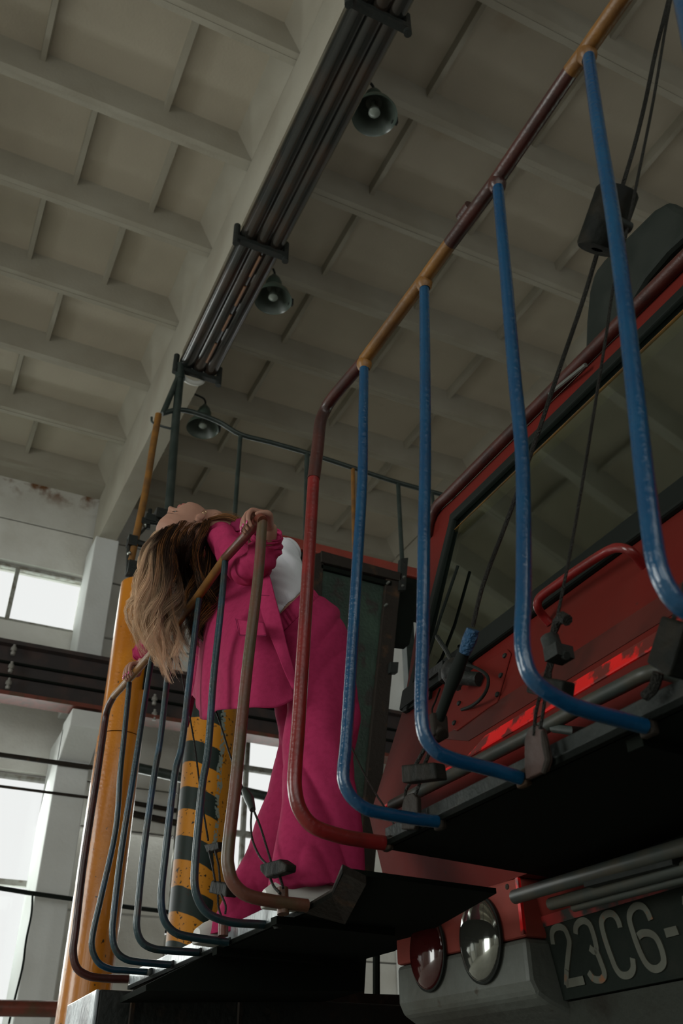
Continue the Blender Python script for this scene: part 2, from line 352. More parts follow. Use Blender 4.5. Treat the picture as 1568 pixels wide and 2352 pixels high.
# ---- walls: concrete panels (pieces) with window openings
def wall_panels(parent, spans, y0, y1, zs, matn='wall'):
    for x0, x1 in spans:
        for z0, z1 in zs:
            m = MB(); g = .012; m.box((x0+g, y0+random.uniform(-.004, .004), z0+g), (x1-g, y1, z1-g))
            o = m.build('wall_panel', matn, parent, bevel=.012)
wb = MB(); wb.box((XA, YB+.28, 0), (XB, YB+.34, CZ+1.0)); wb.box((XA, YB+.28, CZ+8.2), (XB, YB+.34, ZR+.46))
wb.box((XA, YB+.28, CZ+5.9), (XB, YB+.34, CZ+7.15)); wb.box((XA, YB+.28, CZ+4.7), (BX0+1.9, YB+.34, CZ+5.9)); wb.box((BX0+4.25, YB+.28, CZ+4.7), (XB, YB+.34, CZ+5.9))
wall_b = wb.build('wall_back', 'wall'); tag(wall_b, kind='structure')
xs = [BX0+6*k for k in range(-3, 3)]
def bayspan(x): return (x+.05, x+5.95)
for x in xs:
    a, b = bayspan(x)
    if a > XB: continue
    b = min(b, XB)
    wall_panels(wall_b, [(a, b)], YB, YB+.28, [(CZ+8.23, CZ+9.05), (CZ+5.95, CZ+7.15)])
    wall_panels(wall_b, [(a, b)], YB, YB+.28, [(CZ+9.05, CZ+9.93)], 'walltop')
    wall_panels(wall_b, [(a, b)] if x != BX0 else [(a, BX0+1.9), (BX0+4.25, b)], YB, YB+.28, [(CZ+4.68, CZ+5.95)])
wall_panels(wall_b, [bayspan(x) if x+6 < XB else (x+.05, XB) for x in xs if x != BX0], YB, YB+.28, [(0, CZ+.9)])
# bay right of the visible column: solid panel strip, then glazing
wall_panels(wall_b, [(BX0+.05, BX0+5.95)], YB, YB+.28, [(CZ+7.16, CZ+8.22)])
wall_panels(wall_b, [(BX0+.05, BX0+1.9)], YB, YB+.28, [(0, CZ+.4), (CZ+.4, CZ+1.6), (CZ+1.6, CZ+2.8), (CZ+2.8, CZ+4.0), (CZ+4.0, CZ+4.68)])
wall_panels(wall_b, [(BX0+4.25, BX0+5.95)], YB, YB+.28, [(0, CZ+1.2), (CZ+1.2, CZ+2.4), (CZ+2.4, CZ+3.6), (CZ+3.6, CZ+4.68)])
wall_panels(wall_b, [(BX0+1.9, BX0+4.25)], YB, YB+.28, [(0, CZ+1.2), (CZ+1.2, CZ+2.6)])
WN = [0]
def window(x0, x1, z0, z1, y, nx, zsplits, parent=None):
    WN[0] += 1
    w = empty('window_%d' % WN[0], ((x0+x1)/2, y, z0), kind='structure')
    f = MB(); t = .05
    f.box((x0, y-.05, z0), (x1, y+.07, z0+t)); f.box((x0, y-.05, z1-t), (x1, y+.07, z1))
    f.box((x0, y-.05, z0), (x0+t, y+.07, z1)); f.box((x1-t, y-.05, z0), (x1, y+.07, z1)); f.build('window_frame', 'frame', w)
    for i in range(1, nx):
        xx = x0+(x1-x0)*i/nx; f = MB(); f.box((xx-.035, y-.04, z0+t), (xx+.035, y+.06, z1-t)); f.build('mullion', 'frame', w)
    for zz in zsplits:
        f = MB(); f.box((x0+t, y-.045, zz-.04), (x1-t, y+.065, zz+.04)); f.build('transom', 'frame', w)
    zz = [z0]+list(zsplits)+[z1]
    for i in range(nx):
        for a, b in zip(zz, zz[1:]):
            g = MB(); xa = x0+(x1-x0)*i/nx+.03; xb = x0+(x1-x0)*(i+1)/nx-.03
            g.box((xa, y, a+.03), (xb, y+.006, b-.03)); g.build('pane', 'glass', w)
for x in xs:
    a, b = bayspan(x); b = min(b, XB)
    if x != BX0: window(a+.1, b-.02 if x != BX0-6 else b-.08, CZ+7.16, CZ+8.21, YB+.12, 5, ())
    if x != BX0: window(a+.1, b-.08, CZ+.92, CZ+4.66, YB+.12, 4, (CZ+3.12,))
window(BX0+1.92, BX0+4.23, CZ+2.62, CZ+5.88, YB+.12, 2, (CZ+3.4, CZ+4.2, CZ+5.3))
# glazing strip higher up, right of the wall strip (seen between the posts)
# second long wall behind the photographer
wf = MB(); wf.box((XA, YA-.34, 0), (XB, YA-.28, ZR+.46)); 
wfl = MB()
for z0, z1 in ((0, CZ+.9), (CZ+5.1, CZ+7.15), (CZ+8.23, ZR+.46)): wfl.box((XA, YA-.34, z0), (XB, YA, z1))
for x in xs: wfl.box((x-.3, YA-.34, 0), (x+.3, YA, ZR))
wall_f = wfl.build('wall_front', 'wall'); tag(wall_f, kind='structure')
for x in xs[:5]:
    window(x+.35, x+5.65, CZ+.95, CZ+5.05, YA-.15, 4, (CZ+3.1,)); window(x+.35, x+5.65, CZ+7.16, CZ+8.21, YA-.15, 5, ())
wr = MB(); wr.box((XB, YA-.3, 0), (XB+.3, YB+.3, ZR+.46)); tag(wr.build('wall_right', 'wall'), kind='structure')
wl = MB(); wl.box((XA-.3, YA-.3, CZ+6.2), (XA, YB+.3, ZR+.46)); wl.box((XA-.3, YA-.3, 0), (XA, -1.7, CZ+6.2)); wl.box((XA-.3, 7.7, 0), (XA, YB+.3, CZ+6.2))
tag(wl.build('wall_left', 'wall'), kind='structure')

# ---- crane girder along the back wall with its insulators
g = empty('crane_girder', (2, 13.1, CZ+5.2), 'dark brown steel crane girder running along the back wall below the high windows', 'girder')
m = MB(); m.box((XA, 13.08, CZ+5.32), (XB, 13.12, CZ+6.02)); m.build('web', 'girder', g)
m = MB(); m.box((XA, 12.95, CZ+6.02), (XB, 13.3, CZ+6.08)); m.build('top_flange', 'girder', g)
m = MB(); m.box((XA, 12.95, CZ+5.24), (XB, 13.3, CZ+5.30)); m.build('bottom_flange', 'redbrown', g)
for zz in (5.55, 5.75): 
    m = MB(); m.box((XA, 13.03, CZ+zz), (XB, 13.08, CZ+zz+.03)); m.build('conductor_bar', 'dark', g)
for px, py in ((32, 1490), (26, 1530), (20, 1568), (355, 1605), (355, 1640)):
    p = PY(px, py, 12.98); m = MB()
    m.lathe(p+Vector((0, 0, -.10)), EZ, [(0, 0), (0, .03), (.04, .035), (.06, .02), (.08, .045), (.12, .04), (.14, .02), (.17, .02), (.17, 0)], 14)
    m.build('insulator', 'porcelain', g, smooth=True)
# ---- pipes along the back wall
def pipe(name, pts, r, label, matn='rust', cat='pipe', n=10, sm=False, group=None):
    group = group or {'wall_pipe': 'rusty pipes on the back wall', 'wall_cable': 'black cables on the back wall'}.get(name)
    m = MB(); m.tube(pts, r, n); o = m.build(name, matn, smooth=True); return tag(o, label, cat, group)
pipe('wall_pipe', [WP(-10, 13.46, 4.55), WP(2.45, 13.46, 4.55)], .036, 'thicker rusty pipe across the white column, upper of the pair', 'rust')
pipe('wall_pipe', [WP(-10, 13.478, 4.12), WP(2.45, 13.478, 4.12)], .020, 'thinner rusty pipe across the white column, lower of the pair', 'rust')
pts = spline([PY(-300, 1990, 13.3), PY(0, 2040, 13.3), PY(75, 2052, 13.3), PY(175, 2066, 13.3), PY(290, 2083, 13.3), PY(390, 2095, 13.3), PY(700, 2140, 13.3)], 6)
pipe('wall_cable', pts, .03, 'black cable bundle crossing the lower window and the white column', 'rubber', 'cable')
pts = spline([PY(75, 2052, 13.28), PY(72, 2100, 13.28), PY(60, 2160, 13.28), PY(52, 2220, 13.28), PY(35, 2290, 13.28), PY(20, 2352, 13.28)], 6)
pipe('wall_cable', pts, .014, 'thin cable dangling down beside the lower left window', 'rubber', 'cable', 8)
pipe('heating_pipe', [PY(-200, 2312, 10.5), PY(150, 2318, 10.5), PY(400, 2330, 10.5)], .075, 'grey and red pipe at the lower left below the window', 'redbrown')
for (ya, yb_, r_, lb_) in ((1843, 1862, .035, 'rusty pipe on the wall right of the yellow column, upper of two'), (1868, 1890, .05, 'rusty pipe on the wall right of the yellow column, lower of two')):
    a_, b_ = PY(300, ya, 14.44), PY(405, yb_, 14.44); pipe('wall_pipe', [a_, a_+(b_-a_)*1.0], r_, lb_, 'rust')
pipe('cross_pipe', [PY(255, 1750, 13.42), PY(760, 1863, 13.42)], .075, 'dark horizontal pipe passing behind the striped column', 'darkgreen')

# ================================================================== BACKGROUND THINGS
# ---- yellow column
p0 = WP(1.44, 7.0, -CZ)
yc = empty('yellow_column', p0, 'tall plain orange-yellow round steel column behind the railing', 'column')
m = MB(); m.lathe(p0, EZ, [(0, .172), (CZ+.5, .172), (CZ+2.62, .172)], 40); m.build('lower_shaft', 'yellow', yc, smooth=True)
m = MB(); m.lathe(p0, EZ, [(CZ+2.63, .166), (CZ+4.0, .166), (CZ+4.0, .155), (CZ+3.9, .15), (CZ+3.9, 0)], 40); m.build('upper_shaft', 'yellow', yc, smooth=True)
m = MB(); m.lathe(p0, EZ, [(0, .0), (0, .26), (.03, .26), (.03, .17)], 32); m.build('base_flange', 'rust', yc, smooth=True)
m = MB(); m.box((1.535, 6.835, CZ+3.0), (1.555, 6.86, CZ+3.75)); m.build('slot_bar', 'dark', yc)
# ---- striped column
p1 = WP(2.175, 7.0, -CZ)
m = MB(); m.lathe(p1, EZ, [(0, 0), (0, .205), (CZ+3.85, .205), (CZ+3.85, 0)], 44)
for i, v in enumerate(m.v): m.v[i] = (v[0]-p1.x, v[1]-p1.y, v[2])
sc_ = m.build('striped_column', 'stripes', smooth=True); sc_.location = (p1.x, p1.y, 0)
tag(sc_, 'orange column with black hazard bands on its left half', 'column')

# ---- service gantry with red top beam, railing, mast poles
GY = 6.9; k = GY
g = empty('service_gantry', PY(690, 1300, GY), 'dark green service gantry with red top beam and thin handrail behind the person', 'gantry')
def gp(px, py, dy=0): return PY(px, py, GY+dy)
z_r = 4.68*GY/5.5; z_b = 3.82*GY/5.5
a = gp(690, 1245); 
m = MB(); m.box((1.9, GY-.05, CZ+z_b-.11), (4.6, GY+.75, CZ+z_b)); m.build('top_beam', 'cabside', g, bevel=.01)
m = MB(); m.box((2.0, GY-.02, CZ+z_b-.30), (4.55, GY+.5, CZ+z_b-.12)); m.build('beam_web', 'dark', g)
rail = spline([gp(372, 950), gp(405, 942), gp(440, 946), gp(500, 968), gp(552, 998), gp(620, 1016), gp(700, 1039), gp(808, 1074), gp(912, 1108), gp(1035, 1142), gp(1130, 1172)], 5)
m = MB(); m.tube(rail, .027, 10); m.build('handrail', 'darkgreen', g, smooth=True)
for (x0, y0, x1, y1, mt, r) in ((552, 1000, 540, 1210, 'darkgreen', .022), (705, 1042, 692, 1245, 'darkgreen', .026), (810, 1077, 805, 1275, 'ochre', .022), (914, 1112, 910, 1300, 'darkgreen', .024), (992, 1130, 985, 1320, 'darkgreen', .02)):
    q0, q1 = gp(x0, y0), gp(x1, y1); q1 = Vector((q0.x, q0.y, CZ+z_b)) if x0 > 600 else Vector((q0.x, q0.y, CZ+z_b-.1))
    m = MB(); m.tube([q0, q1], r, 10); m.build('rail_post', mt, g, smooth=True)
m = MB(); m.tube([gp(415, 850), gp(404, 960), gp(385, 1205)], .042, 12); m.build('mast_pole', 'darkgreen', g, smooth=True)
m = MB(); m.tube([gp(411, 862), gp(374, 950)], .03, 10); m.build('brace', 'darkgreen', g, smooth=True)
m = MB(); m.tube(spline([gp(364, 952), gp(352, 1020), gp(334, 1130), gp(300, 1290)], 4), .033, 12); m.build('yellow_pole', 'ochre', g, smooth=True)
m = MB(); m.tube(spline([gp(348, 958), gp(352, 972), gp(390, 984), gp(402, 982)], 4), .012, 8); m.build('rung', 'darkgreen', g, smooth=True)
m = MB(); m.tube([gp(414, 872), gp(412, 850), gp(412, 838)], .05, 12); m.build('mast_head', 'darkgreen', g, smooth=True)
for gx, gy in ((4.42, GY+.3), (4.42, GY+.65)):
    m = MB(); m.box((gx-.05, gy-.05, 0), (gx+.05, gy+.05, CZ+z_b-.11)); m.build('support_leg', 'darkgreen', g)
# clamp gear at the foot of the mast
m = MB()
for (x, y, s_) in ((372, 1185, .05), (345, 1192, .035), (333, 1200, .03), (384, 1200, .045)): m.obox(gp(x, y), (EX, EY, EZ), (s_*1.3, s_, s_))
m.tube([gp(330, 1196), gp(392, 1204)], .03, 8); m.tube([gp(345, 1170), gp(340, 1215)], .018, 8)
m.build('mast_clamp', 'steel', g)
m = MB()
m.tube([gp(300, 1243), gp(345, 1256), gp(370, 1248)], .035, 8); m.obox(gp(303, 1245), (EX, EY, EZ), (.04, .04, .05)); m.tube([gp(295, 1240), gp(294, 1318)], .018, 8)
m.tube([gp(345, 1200), gp(305, 1245)], .012, 8); m.obox(gp(318, 1310), (EX, EY, EZ), (.10, .05, .06)); m.tube([gp(378, 1215), gp(300, 1316)], .022, 8)
m.build('lower_bracket', 'steel', g)
m = MB(); m.tube([gp(322, 1320), gp(310, 1440), gp(302, 1465)], .016, 8); m.build('hanging_strap', 'dark', g, smooth=True)
for x, y in ((333, 1206), (297, 1270)):
    m = MB(); m.lathe(gp(x, y, -.04), EY, [(-.02, 0), (-.015, .012), (0, .016), (.02, .016), (.02, 0)], 12); m.build('bolt_head', 'lens', g, smooth=True)
# green cabinet panel below the beam (its right stile leans)
GY2 = 5.6
gq = lambda x, y, dy=0: PY(x, y, GY2+dy)
def qprism(m, pts, dy, mi=0, dep=.06):
    P = [gq(x, y, dy) for x, y in pts]; m.prism(P, Vector((0, dep, 0)), mi)
cab = empty('steel_door', gq(820, 1940), 'dark green rusted steel door standing ajar behind the person, left of the red cab', 'door')
m = MB(); qprism(m, [(738, 1280), (890, 1325), (800, 2420), (660, 2420)], .03, 0, .03); m.build('door_sheet', 'green', cab)
m = MB(); qprism(m, [(722, 1272), (745, 1266), (685, 2420), (655, 2420)], 0); m.build('left_stile', 'rust', cab, bevel=.008)
m = MB(); qprism(m, [(888, 1318), (922, 1320), (896, 1600), (862, 1980), (822, 2420), (780, 2420), (850, 1700)], 0); m.build('right_stile', 'rust', cab, bevel=.008)
m = MB(); qprism(m, [(738, 1264), (924, 1316), (922, 1334), (738, 1290)], -.02, 0, .1); m.build('top_rail', 'rust', cab, bevel=.006)
m = MB(); qprism(m, [(738, 1296), (900, 1336), (898, 1346), (738, 1305)], .0, 0, .04); m.build('top_bead', 'dark', cab)
m = MB(); qprism(m, [(920, 1282), (938, 1280), (932, 1355), (916, 1355)], -.02, 0, .05); m.build('hinge_lug', 'steel', cab, bevel=.006)
m = MB(); qprism(m, [(896, 1520), (916, 1520), (914, 1545), (894, 1545)], -.03, 0, .05); m.build('latch', 'steel', cab, bevel=.006)
for x, y in ((893, 1337), (888, 1388), (928, 1325), (925, 1345)):
    m = MB(); m.lathe(gq(x, y, -.03), EY, [(-.01, 0), (-.008, .008), (0, .011), (.03, .011)], 10); m.build('rivet', 'cabgrey', cab, smooth=True)
m = MB(); m.prism([PY(922, 1338, 5.75), PY(966, 1340, 5.75), PY(940, 1480, 5.75), PY(904, 1475, 5.75)], Vector((0, .1, 0))); m.build('lock_case', 'dark', cab)

# ---- overhead black boom of three tubes
bz = z = 6.5
m0 = PZ(450, 865, bz)
bo = empty('overhead_boom', Vector((1.7, 6.9, CZ+bz)), 'long glossy black triple-tube boom hanging overhead beside the roof beam', 'boom')
x0, x1, yend = .231*bz, .293*bz, 1.06*bz
wdt = x1-x0; r = wdt/5.0
for i, (xx, rr) in enumerate(((x0+r, r), ((x0+x1)/2, r*1.05), (x1-r, r))):
    m = MB(); m.tube([Vector((xx, -3.0, CZ+bz+.1)), Vector((xx, yend-.02, CZ+bz+.1))], rr, 22); m.build('boom_tube', 'boom', bo, smooth=True)
m = MB(); m.box((x0+.02, -3, CZ+bz+.1), (x1-.02, yend-.03, CZ+bz+.2)); m.build('backing_plate', 'boom', bo)
m = MB(); m.box((x0+.015, -3, CZ+bz+.06), (x0+.03, yend-.03, CZ+bz+.24)); m.build('side_flange', 'lens', bo)
for yv in (.44*bz, .785*bz, 1.06*bz):
    m = MB(); m.box((x0-.03, yv-.03, CZ+bz-.02), (x1+.03, yv+.03, CZ+bz+.03), 0)
    for xx in (x0-.03, x1+.03): m.tube([Vector((xx, yv, CZ+bz-.06)), Vector((xx, yv, CZ+bz+.18))], .03, 10)
    m.build('clamp_band', 'steel', bo)
for ya, yb2 in ((.80, .84), (.86, .90), (.92, .955), (.985, 1.03)):
    m = MB(); xx = (x0+x1)/2+.035; m.tube([Vector((xx, ya*bz, CZ+bz+.02)), Vector((xx, yb2*bz, CZ+bz+.02))], .014, 8); m.build('worn_streak', 'copper', bo, smooth=True)
c0 = Vector(((x0+x1)/2-.03, yend+.05, CZ+bz+.05)); m = MB()
m.tube([c0+Vector((math.cos(t)*.12, math.sin(t)*.02+.03, math.sin(t)*.12)) for t in [i*math.pi*2/24 for i in range(25)]], .028, 10); m.build('white_ring', 'pvc', bo, smooth=True)

# ---- pendant lamps
for i, (px, py, lab) in enumerate(((868, 270, 'green enamel pendant lamp highest in view beside the boom'), (625, 690, 'green enamel pendant lamp beside the middle of the boom'), (465, 985, 'green enamel pendant lamp behind the handrail near the boom end'))):
    c = PZ(px, py, 8.25); c.x = 2.59*8.25/8.3; R_ = .225
    L = empty('pendant_lamp', c, lab, 'lamp', 'pendant lamps beside the roof beam')
    m = MB(); m.lathe(c, EZ, [(-.0, R_), (.03, R_*.98), (.10, R_*.86), (.18, R_*.6), (.23, R_*.42), (.235, R_*.40), (.22, R_*.40), (.17, R_*.56), (.09, R_*.82), (.02, R_*.93), (0, R_)], 36); m.build('shade', 'lamp', L, smooth=True)
    m = MB(); m.lathe(c, EZ, [(.012, R_*.955), (.02, R_*.925), (.09, R_*.815), (.17, R_*.555), (.215, .08), (.215, 0)], 36); m.build('reflector', 'lampin', L, smooth=True)
    m = MB(); m.lathe(c, EZ, [(.23, .095), (.25, .10), (.30, .10), (.31, .085), (.36, .08), (.40, .05), (.44, .03), (.44, 0)], 24); m.build('lamp_cap', 'lamp', L, smooth=True)
    m = MB(); m.lathe(c, EZ, [(.02, 0), (.025, .035), (.05, .058), (.09, .056), (.14, .035), (.21, .03)], 20); m.build('bulb', 'bulb', L, smooth=True)
    m = MB(); m.tube(spline([c+Vector((0, 0, .43)), c+Vector((0, 0, .50)), c+Vector((-.05, 0, .56)), Vector((BX0+.15, c.y, c.z+.60))], 6), .014, 10); m.build('bracket_arm', 'steel', L, smooth=True)
    m = MB(); m.obox(c+Vector((R_*1.0, 0, .08)), (EX, EY, EZ), (.03, .02, .05)); m.build('latch', 'steel', L)

# ---- lifting beam and underframe at the bottom
lb = empty('lifting_beam', WP(1.2, 3.2, .1), 'black steel lifting beam under the walkway, pale-patched left end', 'beam')
Y0 = 3.35
za = PY(230, 2272, Y0).z; xL = PY(230, 2272, Y0).x
pend = PY(148, 2300, Y0)
m = MB(); m.box((xL, Y0, za-.22), (2.6, Y0+.42, za)); m.build('beam_body', 'steel', lb, bevel=.006)
e = [PY(228, 2270, Y0), PY(226, 2326, Y0), PY(134, 2360, Y0), PY(150, 2300, Y0)]
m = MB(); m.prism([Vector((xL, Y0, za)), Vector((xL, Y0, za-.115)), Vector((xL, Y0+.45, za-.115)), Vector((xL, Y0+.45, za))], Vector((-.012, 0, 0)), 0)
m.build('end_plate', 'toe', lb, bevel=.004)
for x, yy in ((300, 2330), (548, 2335)):
    q = PY(x, yy, Y0-.01); m = MB(); m.box((q.x-.006, q.y-.02, q.z-.07), (q.x+.006, q.y, q.z+.07)); m.build('stiffener', 'rust', lb)
m = MB(); m.prism([PY(x, y, 2.98) for x, y in ((335,2262),(470,2195),(620,2130),(905,2120),(842,2185),(836,2276),(335,2276))], Vector((0, .3, 0))); UFB = m
for gx in (1.35, 2.3):
    m = MB(); m.box((gx-.09, Y0+.1, 0), (gx+.09, Y0+.3, za-.22)); m.build('support_leg', 'steel', lb)
uf = empty('track_support', WP(1.7, 3.6, -.2), 'rusty black steel support frame below the far walkway beside the grey lamp housing', 'frame')
q = [PY(560, 2230, 3.9), PY(842, 2180, 3.9), PY(836, 2290, 3.9), PY(560, 2290, 3.9)]
m = MB(); m.prism(q, Vector((0, .3, 0))); m.build('upper_block', 'rust', uf)
q = [PY(430, 2268, 3.85), PY(925, 2285, 3.85), PY(925, 2420, 3.85), PY(430, 2420, 3.85)]
m = MB(); m.prism(q, Vector((0, .3, 0))); m.build('cross_beam', 'rust', uf)
m = MB(); m.box((1.7, 3.9, 0), (1.9, 4.1, PY(560, 2400, 3.85).z)); m.box((2.5, 3.9, 0), (2.7, 4.1, PY(560, 2400, 3.85).z)); m.build('support_leg', 'rust', uf)
m = MB(); m.tube([PY(864, 2170, 4.3), PY(864, 2300, 4.3)], .018, 8); m.build('tie_rod', 'dark', uf, smooth=True)
# ================================================================== LOCOMOTIVE
YC = 2.74                                   # far side of the cab
loco = empty('locomotive', WP(2.6, 1.0, -CZ), 'red and grey diesel locomotive front with windshield, number and railed walkways', 'locomotive')
P0, P1, P2, P3 = (1.76, 2.15), (1.57, 1.30), (1.42, .89), (1.50, .567)
def plane2(a, b):                           # plane containing the Y direction through two profile points
    dx, dz = b[0]-a[0], b[1]-a[1]; n = Vector((dz, 0, -dx)).normalized(); return n, n.x*a[0]+n.z*a[1]
nW, dW = plane2(P0, P1); nM, dM = plane2(P1, P2); nB, dB = plane2(P2, P3)
CF = lambda px, py, off=0: on(px, py, nW, dW-off)      # on the windshield plane (off>0: towards the camera)
CM = lambda px, py, off=0: on(px, py, nM, dM-off)
sW = 1 if nW.x > 0 else -1; 
if nW.x < 0: nW, dW = -nW, -dW
if nM.x < 0: nM, dM = -nM, -dM
if nB.x < 0: nB, dB = -nB, -dB
YN = -2.2
# cab shell: front facets plus side and roof
m = MB()
corner = [CF(988, 1237), CF(993, 1208), CF(1003, 1185), CF(1018, 1166), CF(1038, 1149)]
ytop = corner[-1].y
def fw(xz, y): return WP(xz[0], y, xz[1])
# wall round the windshield opening: opening corners
oTL, oBL = CF(1046, 1197), CF(948, 1603)
zTop = oTL.z-CZ; zBot = oBL.z-CZ
def onW(z, y):                              # point of windshield plane at height z
    t = (z-P1[1])/(P0[1]-P1[1]); return WP(P1[0]+(P0[0]-P1[0])*t, y, z)
side = [fw(P3, YC), fw(P2, YC), fw(P1, YC)]
# top band, left stile, bottom part
lf = corner
topband = [onW(P0[1], YN), onW(zTop, YN), oTL, *[c for c in reversed(lf)][0:0], lf[4]]
m.add([onW(P0[1], YN), lf[4], oTL, onW(zTop, YN)], [(0, 1, 2, 3)])
m.add([lf[4], lf[3], lf[2], lf[1], lf[0], oTL], [(0, 1, 2, 3, 4, 5)])
m.add([oTL, lf[0], fw(P1, YC), oBL], [(0, 1, 2, 3)])
oBLr = onW(zBot, YN)
m.add([oBL, fw(P1, YC), fw(P1, YN), oBLr], [(0, 1, 2, 3)])
m.add([fw(P1, YC), fw(P2, YC), fw(P2, YN), fw(P1, YN)], [(0, 1, 2, 3)])
m.add([fw(P2, YC), fw(P3, YC), fw(P3, YN), fw(P2, YN)], [(0, 1, 2, 3)])
BK = 3.2
outl = [fw(P3, YC), fw(P2, YC), fw(P1, YC)]+lf+[onW(P0[1], YN)]
back = [Vector((p.x+BK, p.y, p.z)) for p in outl]
for i in range(len(outl)-1):
    if i == 2:                                # side window opening behind the corner post
        for xa, xb in ((0, .16), (1.05, BK)): m.add([outl[i]+EX*xa, outl[i]+EX*xb, outl[i+1]+EX*xb, outl[i+1]+EX*xa], [(0, 1, 2, 3)])
        continue
    m.add([outl[i], back[i], back[i+1], outl[i+1]], [(0, 1, 2, 3)])
m.add([fw(P3, YC), fw(P3, YC)+EX*BK, fw(P3, YN)+EX*BK, fw(P3, YN)], [(0, 1, 2, 3)])
m.add(back+[fw(P3, YN)+EX*BK], [tuple(range(len(back)+1))])
m.build('cab_shell', 'cabred', loco)
# interior
m = MB(); q = [oTL, oBL, oBLr, onW(zTop, YN)]; b = [p+EX*1.6 for p in q]
m.add(b, [(0, 1, 2, 3)]); [m.add([q[i], b[i], b[(i+1) % 4], q[(i+1) % 4]], [(0, 1, 2, 3)]) for i in (1, 2, 3)]
for i in range(len(m.v)): m.v[i] = (m.v[i][0]+.02, m.v[i][1], m.v[i][2])
m.build('cab_interior', 'cabin', loco)
m = MB(); m.prism([CF(1052, 1260)+EX*.1, CF(1078, 1235)+EX*.1, CF(1010, 1560)+EX*.1, CF(975, 1590)+EX*.1], EX*.04); m.build('cab_pillar', 'tan', loco)
# windshield glass
m = MB(); off = nW*.004
m.prism([oTL-off, oBL-off, oBLr-off, onW(zTop, YN)-off], nW*.008); m.build('windshield', 'windshield', loco)
# rubber gasket
def bar(m, a, b, w, nrm, t, mi=0):          # flat bar from a to b, width w in plane, thickness t
    d = (b-a).normalized(); s_ = d.cross(nrm).normalized(); c = (a+b)/2
    m.obox(c-nrm*(t/2), (d, s_, nrm), ((b-a).length/2, w/2, t/2), mi)
m = MB()
bar(m, oTL+Vector((0, .02, .012)), onW(zTop, YN)+EZ*.012, .05, nW, .02); m.build('upper_gasket', 'rubber', loco, bevel=.006)
m = MB(); bar(m, oTL, oBL-(oTL-oBL).normalized()*.06, .042, nW, .022); m.build('side_gasket', 'rubber', loco, bevel=.006)
m = MB(); bar(m, oBL+Vector((0, .05, .0)), oBLr, .085, nW, .026); m.build('lower_gasket', 'rubber', loco, bevel=.008)
m = MB(); bar(m, oTL+Vector((0, .0, -.055)), onW(zTop-.055, YN), .0025, nW, .018); m.build('bright_bead', 'ochre', loco)
# roof gutter above the windshield
m = MB()
r0 = [corner[0]-nW*.02, corner[1]-nW*.02, corner[2]-nW*.02+EZ*.006, corner[3]-nW*.02+EZ*.01, corner[4]-nW*.02+EZ*.012, onW(P0[1], YN)-nW*.02+EZ*.012]
r1 = r0[:4]+[r0[4]]+[r0[4].lerp(r0[5], t) for t in (.1, .3, .6, 1)]
m.tube(r1, .024, 10); m.build('roof_gutter', 'maroon', loco, smooth=True)
m = MB(); a = CF(1205, 1010)+EX*.08+EZ*.01; 
m.tube([corner[4]+EX*.07+EZ*.05, onW(P0[1], YN)+EX*.07+EZ*.05], .022, 10); m.build('roof_rim', 'cabred', loco, smooth=True)
m = MB(); q = CF(1345, 838, .03); q2 = CF(1262, 905, .03)
m.tube([q2, q], .008, 8); m.build('gutter_seam', 'cabgrey', loco, smooth=True)
m = MB(); m.prism([corner[4], onW(P0[1], YN), onW(P0[1], YN)+Vector((.10, 0, .07)), corner[4]+Vector((.10, -.05, .07))], EX*.05); m.build('roof_edge', 'cabside', loco)
m = MB(); rb = [corner[4]+Vector((.12, -.05, .07)), onW(P0[1], YN)+Vector((.12, 0, .07))]
m.add([rb[0], rb[1], rb[1]+Vector((1.4, 0, .18)), rb[0]+Vector((1.4, -.1, .18))], [(0, 1, 2, 3)]); m.build('roof_skin', 'cabred', loco)
# roof duct behind the roof edge: flat-sided elbow duct
XD = 1.90
prof = [(1338, 905), (1340, 830), (1343, 740), (1350, 670), (1362, 625), (1385, 595), (1440, 540), (1500, 480), (1535, 460), (1556, 475), (1600, 490), (1700, 520), (1700, 640), (1620, 560), (1568, 545), (1530, 580), (1480, 640), (1450, 690), (1430, 760), (1425, 830), (1425, 905)]
m = MB(); P = [PX(x, y, XD) for x, y in prof]; m.prism(P, EX*.45); m.build('roof_duct', 'ductmat', loco, bevel=.02)
# grab handle under the windshield
h = [CM(1262, 1432, -.0), CM(1245, 1412, .03), CM(1234, 1393, .06), CM(1240, 1372, .07), CM(1275, 1345, .07), CM(1330, 1306, .07), CM(1390, 1268, .07), CM(1420, 1258, .07), CM(1450, 1268, .05), CM(1478, 1300, 0)]
m = MB(); m.tube(spline(h, 5), .0125, 12); m.build('cab_handle', 'red', loco, smooth=True)
# wiper, motor, hose
m = MB(); m.tube([CF(1051, 1300, .03), CF(1010, 1420, .035), CF(985, 1500, .03), CF(962, 1560, .02)], .006, 8); m.build('wiper_blade', 'rubber', loco, smooth=True)
m = MB(); m.tube([CM(1060, 1560, .05), CF(1025, 1495, .05), CF(1003, 1462, .05)], .008, 8); m.build('wiper_arm', 'steel', loco, smooth=True)
c = CM(1065, 1555, .0); m = MB()
m.lathe(c, -nM, [(-.01, .0), (-.01, .05), (.03, .052), (.06, .04), (.075, .02), (.075, 0)], 20); m.obox(CM(1040, 1550, .03), (nM, EY, EZ), (.03, .045, .02)); m.obox(CM(1010, 1545, .02), (nM, EY, EZ), (.02, .05, .015)); m.tube([CM(1100, 1560, .02), CM(1045, 1556, .06)], .022, 10)
m.build('wiper_motor', 'steel', loco, smooth=True)
h = [CM(1062, 1524, .05), CM(1095, 1535, .06), CM(1118, 1552, .06), CM(1120, 1575, .05), CM(1108, 1600, .04), CM(1085, 1620, .02), CM(1060, 1630, .008)]
m = MB(); m.tube(spline(h, 5), .005, 8); m.build('wiper_hose', 'rubber', loco, smooth=True)
